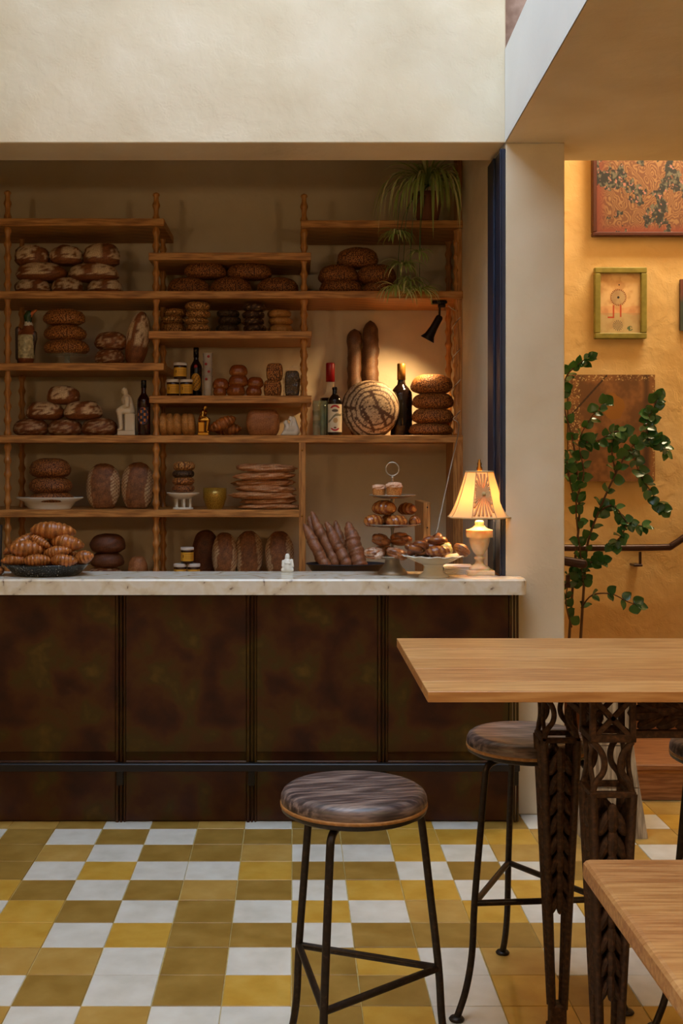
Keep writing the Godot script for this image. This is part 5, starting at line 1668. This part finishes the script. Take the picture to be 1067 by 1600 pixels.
func build_spot() -> void:
	var st: SurfaceTool
	var d := 6.50
	var a := px(686.5, 496, d)
	var e := px(668, 530, d) + Vector3(0, 0, -0.02)
	var t := thing("clip_spotlight", "black bell-shaped spotlight clamped under the shelf", "lamp", a)
	st = mb()
	bx(st, px(686, 473, d) - a, Vector3(0.085, 0.016, 0.05), 0.004)
	bx(st, px(690, 478, d) - a, Vector3(0.04, 0.018, 0.03), 0.004)
	obj("clamp", st, M.spot_metal, t)
	st = mb()
	tube(st, [px(687, 478, d) - a, Vector3.ZERO], 0.006, 10)
	obj("stem", st, M.spot_metal, t)
	var ax := (e - a).normalized()
	var b := Basis(Quaternion(Vector3.UP, ax))
	var l := (e - a).length()
	st = mb()
	lathe(st, [[0.0, -0.012], [0.014, -0.010], [0.020, 0.0], [0.022, l * 0.5], [0.028, l * 0.8], [0.042, l * 0.99], [0.040, l], [0.027, l * 0.8], [0.020, l * 0.5], [0.0, l * 0.45]], 28, Vector3.ZERO, b)
	obj("bell_shade", st, M.spot_metal, t)
	st = mb()
	blob(st, Transform3D(Basis.from_scale(Vector3.ONE * 0.016), ax * l * 0.72), 14, 8)
	obj("bulb", st, M.bulb, t)
	var s := SpotLight3D.new()
	s.name = "spot_light"
	s.light_color = c8(255, 208, 146)
	s.light_energy = SPOT_E
	s.spot_angle = 58.0
	s.spot_angle_attenuation = 0.8
	s.spot_range = 8.0
	s.spot_attenuation = 2.0
	s.light_size = 0.035
	s.shadow_enabled = true
	t.add_child(s)
	s.position = ax * l * 1.02
	s.basis = Basis.looking_at((px(610, 640, 6.75) - e).normalized(), Vector3.UP)
	# its twisted cloth flex, wound down the post and away behind the counter
	st = mb()
	var pts := [px(700, 478, 6.47), px(706, 482, 6.44)]
	for k in 30:
		var q := k / 29.0
		var an := q * TAU * 3.4
		pts.append(Vector3(wx(713.5, 6.46) + 0.024 * cos(an), wy(lerpf(490, 655, q), 6.46), -6.46 + 0.024 * sin(an)))
	pts.append(px(717, 668, 6.40))
	pts.append(px(703, 735, 6.22))
	pts.append(px(681, 837, 6.0))
	pts.append(px(662, 920, 5.86))
	var pth := smooth_path(pts, 6)
	tube(st, pth, 0.0032, 8, true, false, 1, func(tt: float, v: float) -> Color: return Color(0.62, 0.55, 0.44) if sin(tt * 1400.0 + v * TAU) > -0.2 else Color(0.25, 0.16, 0.09))
	var c := obj("lamp_cord", st, M.rope)
	tag(c, "twisted cream cloth cord wound down the turned post", "cord")

var lim := 10.0
func strap_leaf(st: SurfaceTool, a: Vector3, dir: Vector3, l: float, droop: float, w: float, s: float) -> void:
	var p := a
	var v := dir.normalized()
	var n := 9
	var side := v.cross(Vector3.UP)
	if side.length() < 0.1:
		side = Vector3(cos(s), 0, sin(s))
	side = side.normalized()
	var prev := []
	st.set_smooth_group(-1)
	for i in n + 1:
		var q := float(i) / n
		var ww := w * (0.6 + 0.6 * sin(q * PI * 0.8)) * (1.0 - pow(q, 4.0))
		var up := side.cross(v).normalized()
		var cur := [p - side * ww, p - up * ww * 0.35, p + side * ww]
		if i > 0:
			var c1 := Color(0.34, 0.44, 0.12)
			var c2 := Color(0.78, 0.78, 0.40)
			for e in 2:
				st.set_color(c1 if (int(s * 10) % 3) else c2)
				face(st, [prev[e], prev[e + 1], cur[e + 1], cur[e]], up)
			st.set_color(Color.WHITE)
		prev = cur
		p += v * l / n
		p.x = minf(p.x, lim)
		v = (v + Vector3(0, -droop / n * (0.5 + q), 0)).normalized()
func tuft(st: SurfaceTool, c: Vector3, count: int, l0: float, l1: float, up: float, w: float, droop := 2.0, fwd := 0.3) -> void:
	for k in count:
		var a := rng.randf() * TAU
		strap_leaf(st, c, Vector3(cos(a), up * rng.randf_range(0.2, 1.4), sin(a) * 0.8 + fwd), rng.randf_range(l0, l1), droop * rng.randf_range(0.6, 1.4), w, rng.randf() * 10)

func build_spider_plant() -> void:
	rng.seed = 5
	var d := 6.46
	var base := Vector3(wx(668, d), shelf_y["r0"], -d)
	lim = 0.895 - base.x
	var t := thing("spider_plant", "trailing spider plant in a terracotta pot on the high shelf", "plant", base)
	turned("pot", [[0.0, 0.0], [0.058, 0.0], [0.058, 0.0], [0.082, 0.13], [0.088, 0.13], [0.088, 0.13], [0.088, 0.155], [0.080, 0.155], [0.078, 0.14], [0.0, 0.138]], M.terracotta, t, 32)
	var c := px(668, 292, d) - base
	var st := mb()
	tuft(st, c, 84, 0.14, 0.34, 1.3, 0.0055, 2.2)
	for k in 70:
		var a := rng.randf_range(-0.2, PI + 0.2)
		strap_leaf(st, c + Vector3(cos(a) * 0.03, 0, 0.04), Vector3(cos(a) * 0.8, rng.randf_range(0.2, 0.9), absf(sin(a)) * 0.55 + 0.15), rng.randf_range(0.28, 0.52), rng.randf_range(4.0, 8.0), 0.0058, rng.randf() * 10)
	obj("foliage", st, M.strap, t)
	for q in [[620, 366, 34, 0.08, 0.16], [655, 395, 20, 0.07, 0.14], [630, 415, 40, 0.08, 0.17], [620, 450, 46, 0.10, 0.20], [655, 455, 52, 0.08, 0.17], [640, 440, 30, 0.08, 0.15]]:
		var p := px(q[0], q[1], d - 0.10) - base
		st = mb()
		tube(st, smooth_path([c + Vector3(0, 0, 0.06), (c + p) / 2 + Vector3((p.x - c.x) * 0.3, 0.10, 0.06), p], 6), 0.0018, 6)
		var run := obj("runner", st, M.leaf_b, t)
		st = mb()
		tuft(st, p, q[2], q[3], q[4], 0.6, 0.0050, 3.2, 0.35)
		obj("plantlet", st, M.strap, run)

func build_pictures() -> void:
	var d := 6.495
	var st: SurfaceTool
	var frame := func(called: String, label: String, x0: float, x1: float, y0: float, y1: float, fw: float, dp: float, fm: Material, cm: Material) -> void:
		var a := px(x0, y1, d)
		var b := px(x1, y0, d)
		var w := b.x - a.x
		var h := b.y - a.y
		var t := thing(called, label, "picture", Vector3((a.x + b.x) / 2, a.y, -d))
		if fw > 0:
			for q in [[0, fw / 2, w, fw], [0, h - fw / 2, w, fw], [-w / 2 + fw / 2, h / 2, fw, h - 2 * fw], [w / 2 - fw / 2, h / 2, fw, h - 2 * fw]]:
				var s := mb()
				bx(s, Vector3(q[0], q[1], dp / 2), Vector3(q[2], q[3], dp), 0.004)
				obj("frame_side", s, fm, t)
		else:
			var s := mb()
			bx(s, Vector3(0, h / 2, dp * 0.45), Vector3(w, h, dp * 0.88), 0.002)
			obj("stretcher", s, fm, t)
		var pm := PlaneMesh.new()
		pm.orientation = PlaneMesh.FACE_Z
		pm.size = Vector2(w - 2 * fw, h - 2 * fw)
		var n := mi("canvas", pm, cm, t)
		n.position = Vector3(0, h / 2, dp * (0.35 if fw > 0 else 0.9))
	var tap := img(320, 200, func(u, v):
		var p := Vector3(u * 5.0, v * 3.2, 0)
		var lines := sin(nz(p * 1.3, 3) * 34.0 + v * 60.0)
		var c := c8(104, 66, 42).lerp(c8(138, 102, 66), smoothstep(-0.3, 0.6, lines))
		c = c.lerp(c8(124, 60, 42), smoothstep(0.10, 0.0, minf(u, 1.0 - v)))
		var f := nz(p * 1.1, 8) + 0.4 * nz(p * 4.0, 9) - 0.05 - 0.9 * maxf(0.0, 0.16 - u) - 0.8 * maxf(0.0, v - 0.86)
		if f > 0.05:
			c = c8(38, 38, 36).lerp(c8(96, 92, 76), smoothstep(-0.1, 0.35, nz(p * 6.0, 4)))
			if nz(p * 7.0, 6) > 0.36:
				c = c8(156, 104, 92)
		return c)
	frame.call("tapestry_picture", "large framed tapestry-like picture with dark flowers on rust ground", 923, 1160, 175, 371, 0.022, 0.05, mat(c8(74, 28, 20), 0.4), printed(tap, 0.8))
	var wheel := img(192, 280, func(u, v):
		var c := c8(226, 190, 136).lerp(c8(206, 160, 108), smoothstep(-0.2, 0.4, nz(Vector3(u * 3, v * 4, 0), 2)))
		if v > 0.66:
			c = c.lerp(c8(168, 156, 116), 0.5)
		if absf(v - 0.62) < 0.06 + 0.02 * sin(u * 9):
			c = c.lerp(c8(216, 130, 90), 0.25)
		var q := Vector2((u - 0.46) * 0.7, v - 0.40)
		var r := q.length()
		if r < 0.125:
			c = c.lerp(c8(120, 110, 90), 0.5 if sin(q.angle() * 22.0) > 0.3 else 0.2)
		if absf(r - 0.13) < 0.012 and sin(q.angle() * 26.0) > -0.2:
			c = c8(128, 74, 40)
		if r < 0.02 or Vector2((u - 0.48) * 0.7, v - 0.19).length() < 0.012:
			c = c8(50, 40, 30)
		for x in [0.34, 0.52]:
			if absf(u - x) < 0.018 and v > 0.53 and v < 0.73:
				c = c8(186, 70, 34)
		if absf(v - 0.735) < 0.012 and u > 0.2 and u < 0.36:
			c = c8(186, 70, 34)
		if Vector2((u - 0.75) * 0.7, (v - 0.92) * 1.2).length() < 0.05 and nz(Vector3(u * 12, v * 12, 0), 5) > -0.1:
			c = c8(84, 104, 70)
		var qq := Vector2((u - 0.45) * 0.7, v - 0.87)
		if qq.length() < 0.09 and sin(qq.angle() * 16.0) > 0.55:
			c = c8(80, 80, 70)
		return c)
	frame.call("green_framed_print", "small print in olive green wooden frame on the yellow wall", 927, 1008, 419, 530, 0.032, 0.035, tex(ntex(0.01, [[0.0, c8(122, 112, 44)], [1.0, c8(148, 138, 62)]], FastNoiseLite.TYPE_SIMPLEX_SMOOTH, 3, FastNoiseLite.FRACTAL_FBM, 90), Vector3.ONE * 3, 0.5), printed(wheel, 0.6))
	var brown := img(192, 240, func(u, v):
		var n := nz(Vector3(u * 3, v * 3, 0), 14)
		var c := c8(110, 72, 36).lerp(c8(146, 98, 54), smoothstep(-0.3, 0.4, n + 0.3 * nz(Vector3(u * 14, v * 14, 0), 2)))
		c = c.lerp(c8(72, 46, 24), smoothstep(0.06, 0.0, absf(u - 0.90)) * 0.8)
		if Vector2((u - 0.50) / 0.13, (v - 0.29) / 0.11).length() < 1.0 + 0.5 * n:
			c = c8(150, 98, 30)
		if absf(v - (0.3 - (u - 0.12) * 0.9)) < 0.012 and u < 0.45:
			c = c8(60, 38, 18)
		if (u < 0.14 or v < 0.06 or u > 0.97) and nz(Vector3(u * 40, v * 40, 0), 6) > 0.28:
			c = c8(206, 176, 120)
		return c)
	frame.call("brown_canvas", "unframed worn brown canvas behind the leafy plant", 886, 1021, 586, 752, 0.0, 0.03, mat(c8(80, 50, 28), 0.7), printed(brown, 0.7))
	var edge := img(64, 96, func(u, v):
		return c8(110, 60, 44).lerp(c8(60, 70, 60), smoothstep(0.2, 0.5, v + 0.2 * nz(Vector3(u * 5, v * 5, 0), 2))))
	frame.call("small_canvas", "small unframed dark picture cut off at the edge beside the green frame", 1061, 1130, 437, 517, 0.0, 0.02, mat(c8(64, 40, 24), 0.7), printed(edge, 0.7))

func build_ficus() -> void:
	rng.seed = 21
	var d := 5.66
	var base := Vector3(wx(893, d), 0.165, -d)
	var t := thing("leafy_plant", "tall leafy green plant with glossy oval leaves before the yellow wall", "plant", base)
	turned("pot", [[0.0, 0.0], [0.10, 0.0], [0.10, 0.0], [0.135, 0.26], [0.142, 0.26], [0.142, 0.28], [0.130, 0.28], [0.126, 0.25], [0.0, 0.25]], M.terracotta, t, 32)
	var lv := []
	for k in 3:
		var st := mb()
		st.set_smooth_group(1)
		var prev := []
		var w0: float = [0.5, 0.42, 0.56][k]
		for i in 11:
			var q := i / 10.0
			var w := w0 * pow(sin(PI * pow(q, 0.8)), 0.75)
			var cur := [Vector3(-w, q, 0.10 * w), Vector3(0, q, -0.03 - 0.10 * q * q), Vector3(w, q, 0.10 * w)]
			if i > 0:
				for e in 2:
					face(st, [prev[e], prev[e + 1], cur[e + 1], cur[e]], Vector3(0, 0, 1))
			prev = cur
		lv.append(done(st))
	var leaf := func(p: Vector3, dirv: Vector3, s: float) -> void:
		var n := mi("leaf", lv[rng.randi() % 3], M.leaf if rng.randf() < 0.65 else M.leaf_b, t)
		var yv := dirv.normalized()
		var zv := Vector3(rng.randf_range(-0.7, 0.7), rng.randf_range(0.1, 1.0), rng.randf_range(0.3, 1.0))
		zv = (zv - yv * zv.dot(yv)).normalized()
		n.transform = Transform3D(Basis(yv.cross(zv), yv, zv).scaled_local(Vector3(s, s, s)), p)
	# branches as photograph points, with a distance for each
	var paths := [
		[[890, 1180, 5.75], [889, 1000, 5.75], [896, 900, 5.74], [905, 800, 5.72], [897, 700, 5.72], [880, 630, 5.75], [884, 590, 5.76], [905, 568, 5.75], [918, 560, 5.74]],
		[[897, 1180, 5.75], [907, 1000, 5.75], [912, 920, 5.72], [918, 850, 5.7], [935, 800, 5.7], [962, 740, 5.72], [985, 700, 5.75], [1012, 680, 5.78], [1020, 640, 5.8], [1028, 622, 5.8]],
		[[912, 920, 5.72], [906, 860, 5.66], [900, 790, 5.64], [912, 740, 5.62], [905, 690, 5.62], [925, 650, 5.64], [945, 630, 5.66]],
		[[935, 800, 5.7], [958, 790, 5.68], [980, 815, 5.66], [1005, 822, 5.66]],
		[[962, 740, 5.72], [955, 700, 5.7], [960, 680, 5.7]],
		[[985, 700, 5.75], [1000, 740, 5.75], [1018, 770, 5.75], [1036, 795, 5.76]],
		[[1012, 680, 5.78], [1030, 690, 5.78], [1042, 705, 5.8]],
		[[905, 800, 5.72], [892, 760, 5.66], [886, 720, 5.66]],
		[[980, 815, 5.66], [972, 835, 5.64], [958, 850, 5.64]],
		[[908, 950, 5.74], [925, 930, 5.7], [955, 928, 5.68], [980, 940, 5.68], [996, 945, 5.68]],
		[[893, 980, 5.75], [884, 940, 5.7], [890, 900, 5.68]],
		[[905, 690, 5.62], [930, 690, 5.62], [958, 675, 5.64], [975, 676, 5.66]],
		[[896, 900, 5.74], [920, 880, 5.66], [940, 875, 5.66]],
		[[1020, 640, 5.8], [1010, 660, 5.78], [1015, 690, 5.76], [1030, 690, 5.76]]]
	var k := 0
	for pa in paths:
		var pts := []
		for q in pa:
			pts.append(px(q[0], q[1], q[2]) - base)
		if k < 2:
			pts[0] = Vector3(0.03 * (k * 2 - 1), 0.25, 0)
		var pth := smooth_path(pts, 6)
		var st := mb()
		var rad := []
		for i in pth.size():
			rad.append(lerpf(0.008 if k < 2 else 0.0045, 0.0018, float(i) / pth.size()))
		tube(st, pth, rad, 8)
		obj("branch", st, M.twig, t)
		var step := 2 if k != 9 else 5
		for i in range(1, pth.size(), step):
			var pp: Vector3 = pth[i]
			var yy := HY + (EYE - (pp + base).y) * F / 5.7
			if yy > 985 or (k < 2 and yy > 930 and i % 4 != 0):
				continue
			var tang: Vector3 = (pth[mini(i + 1, pth.size() - 1)] - pth[i - 1]).normalized()
			for e in ([-1, 1] if rng.randf() < 0.8 else [1]):
				var sd: Vector3 = tang.cross(Vector3(0, 0, 1)).normalized() * e
				leaf.call(pp, tang * 0.7 + sd * rng.randf_range(0.4, 1.2) + Vector3(0, rng.randf_range(-0.4, 0.4), rng.randf_range(0.0, 0.7)), rng.randf_range(0.040, 0.060))
		leaf.call(pth[-1], pth[-1] - pth[-2], 0.055)
		k += 1

func _ready() -> void:
	noise.noise_type = FastNoiseLite.TYPE_SIMPLEX_SMOOTH
	noise.frequency = 1.0
	noise.fractal_octaves = 3
	# ---- camera: level, with a shifted lens
	var cam := Camera3D.new()
	cam.name = "camera"
	cam.projection = Camera3D.PROJECTION_FRUSTUM
	cam.near = 0.1
	cam.far = 60.0
	cam.size = 1600.0 / F * cam.near
	cam.frustum_offset = Vector2((533.5 - CX) / F, -(800.0 - HY) / F) * cam.near
	cam.position = Vector3(0, EYE, 0)
	add_child(cam)
	# ---- sky: bright overcast, seen through the open light well
	var env := Environment.new()
	var sky_m := ProceduralSkyMaterial.new()
	sky_m.sky_top_color = Color(0.80, 0.90, 1.0)
	sky_m.sky_horizon_color = Color(0.95, 0.97, 1.0)
	sky_m.ground_horizon_color = Color(0.6, 0.58, 0.55)
	sky_m.ground_bottom_color = Color(0.4, 0.38, 0.36)
	var sky := Sky.new()
	sky.sky_material = sky_m
	env.background_mode = Environment.BG_SKY
	env.sky = sky
	env.background_energy_multiplier = 6.4
	env.tonemap_mode = Environment.TONE_MAPPER_LINEAR
	env.tonemap_exposure = 1.12
	env.sdfgi_enabled = true
	env.ssao_enabled = true
	env.ssil_enabled = true
	var we := WorldEnvironment.new()
	we.name = "world_environment"
	we.environment = env
	add_child(we)
	# ---- added lamps out of view: a panel for the stair hall, two fill globes
	build_hall_fill(5.2)
	build_fill_globe(Vector3(1.7, 2.3, -0.9), 0.75, "added white glass globe for warm fill on the hall side")
	build_fill_globe(Vector3(-1.9, 2.3, -0.9), 0.75, "added white glass globe for warm fill on the far side of the room")
	make_materials()
	build_room()
	build_counter()
	build_shelves()
	build_iron_table()
	build_low_table()
	build_stool(Vector3(0.147, 0, -2.83), 8.5, 0.25, "dark round bar stool standing alone on the tiles, seat fully in view")
	build_stool(Vector3(0.684, 0, -3.40), -25.2, -0.1, "dark round bar stool half behind the iron table leg")
	build_stool(Vector3(1.25, 0, -3.30), -38.0, 0.1, "dark round bar stool on the far side of the bar table, mostly hidden")
	build_hall()
	build_things()

func build_hall_fill(energy: float) -> void:  # invented source out of view, washes the yellow wall from above
	var t := thing("added_fill_panel", "added warm ceiling panel out of view, lighting the stair hall", "light", Vector3(2.35, 4.15, -5.98))
	var st := mb()
	bx(st, Vector3(0, -0.02, 0), Vector3(0.9, 0.04, 0.5), 0.004)
	obj("housing", st, mat(c8(220, 214, 200), 0.6), t)
	st = mb()
	bx(st, Vector3(0, -0.043, 0), Vector3(0.84, 0.006, 0.44), 0.001)
	var m := mat(c8(255, 230, 190), 0.5)
	m.emission_enabled = true
	m.emission = c8(255, 214, 150)
	m.emission_energy_multiplier = 1.5
	obj("diffuser", st, m, t)
	var l := AreaLight3D.new()
	l.name = "hall_fill_light"
	l.area_size = Vector2(0.84, 0.44)
	l.light_color = c8(255, 232, 190)
	l.light_energy = energy
	l.area_range = 12.0
	l.shadow_enabled = true
	t.add_child(l)
	l.position = Vector3(0, -0.055, 0)
	l.rotation.x = -PI / 2

func build_fill_globe(at: Vector3, energy: float, label: String) -> void:  # invented lamp out of view, adds warm frontal fill
	var t := thing("added_fill_globe", label, "lamp", at, "added fill globes")
	var st := mb()
	tube(st, [Vector3(0, 0.11, 0), Vector3(0, 2.95 - at.y, 0)], 0.004, 8)
	lathe(st, [[0.0, 0.09], [0.03, 0.10], [0.03, 0.13], [0.0, 0.14]], 16)
	obj("stem", st, mat(c8(40, 36, 34), 0.4, 0.5), t)
	st = mb()
	blob(st, Transform3D(Basis.from_scale(Vector3.ONE * 0.11), Vector3.ZERO), 28, 16)
	var m := mat(c8(250, 236, 210), 0.4)
	m.emission_enabled = true
	m.emission = c8(255, 214, 150)
	m.emission_energy_multiplier = 2.0
	obj("globe", st, m, t)
	var l := OmniLight3D.new()
	l.name = "fill_globe_light"
	l.light_color = c8(255, 220, 168)
	l.light_energy = energy
	l.light_size = 0.1
	l.omni_range = 14.0
	l.omni_attenuation = 2.0
	l.shadow_enabled = true
	t.add_child(l)
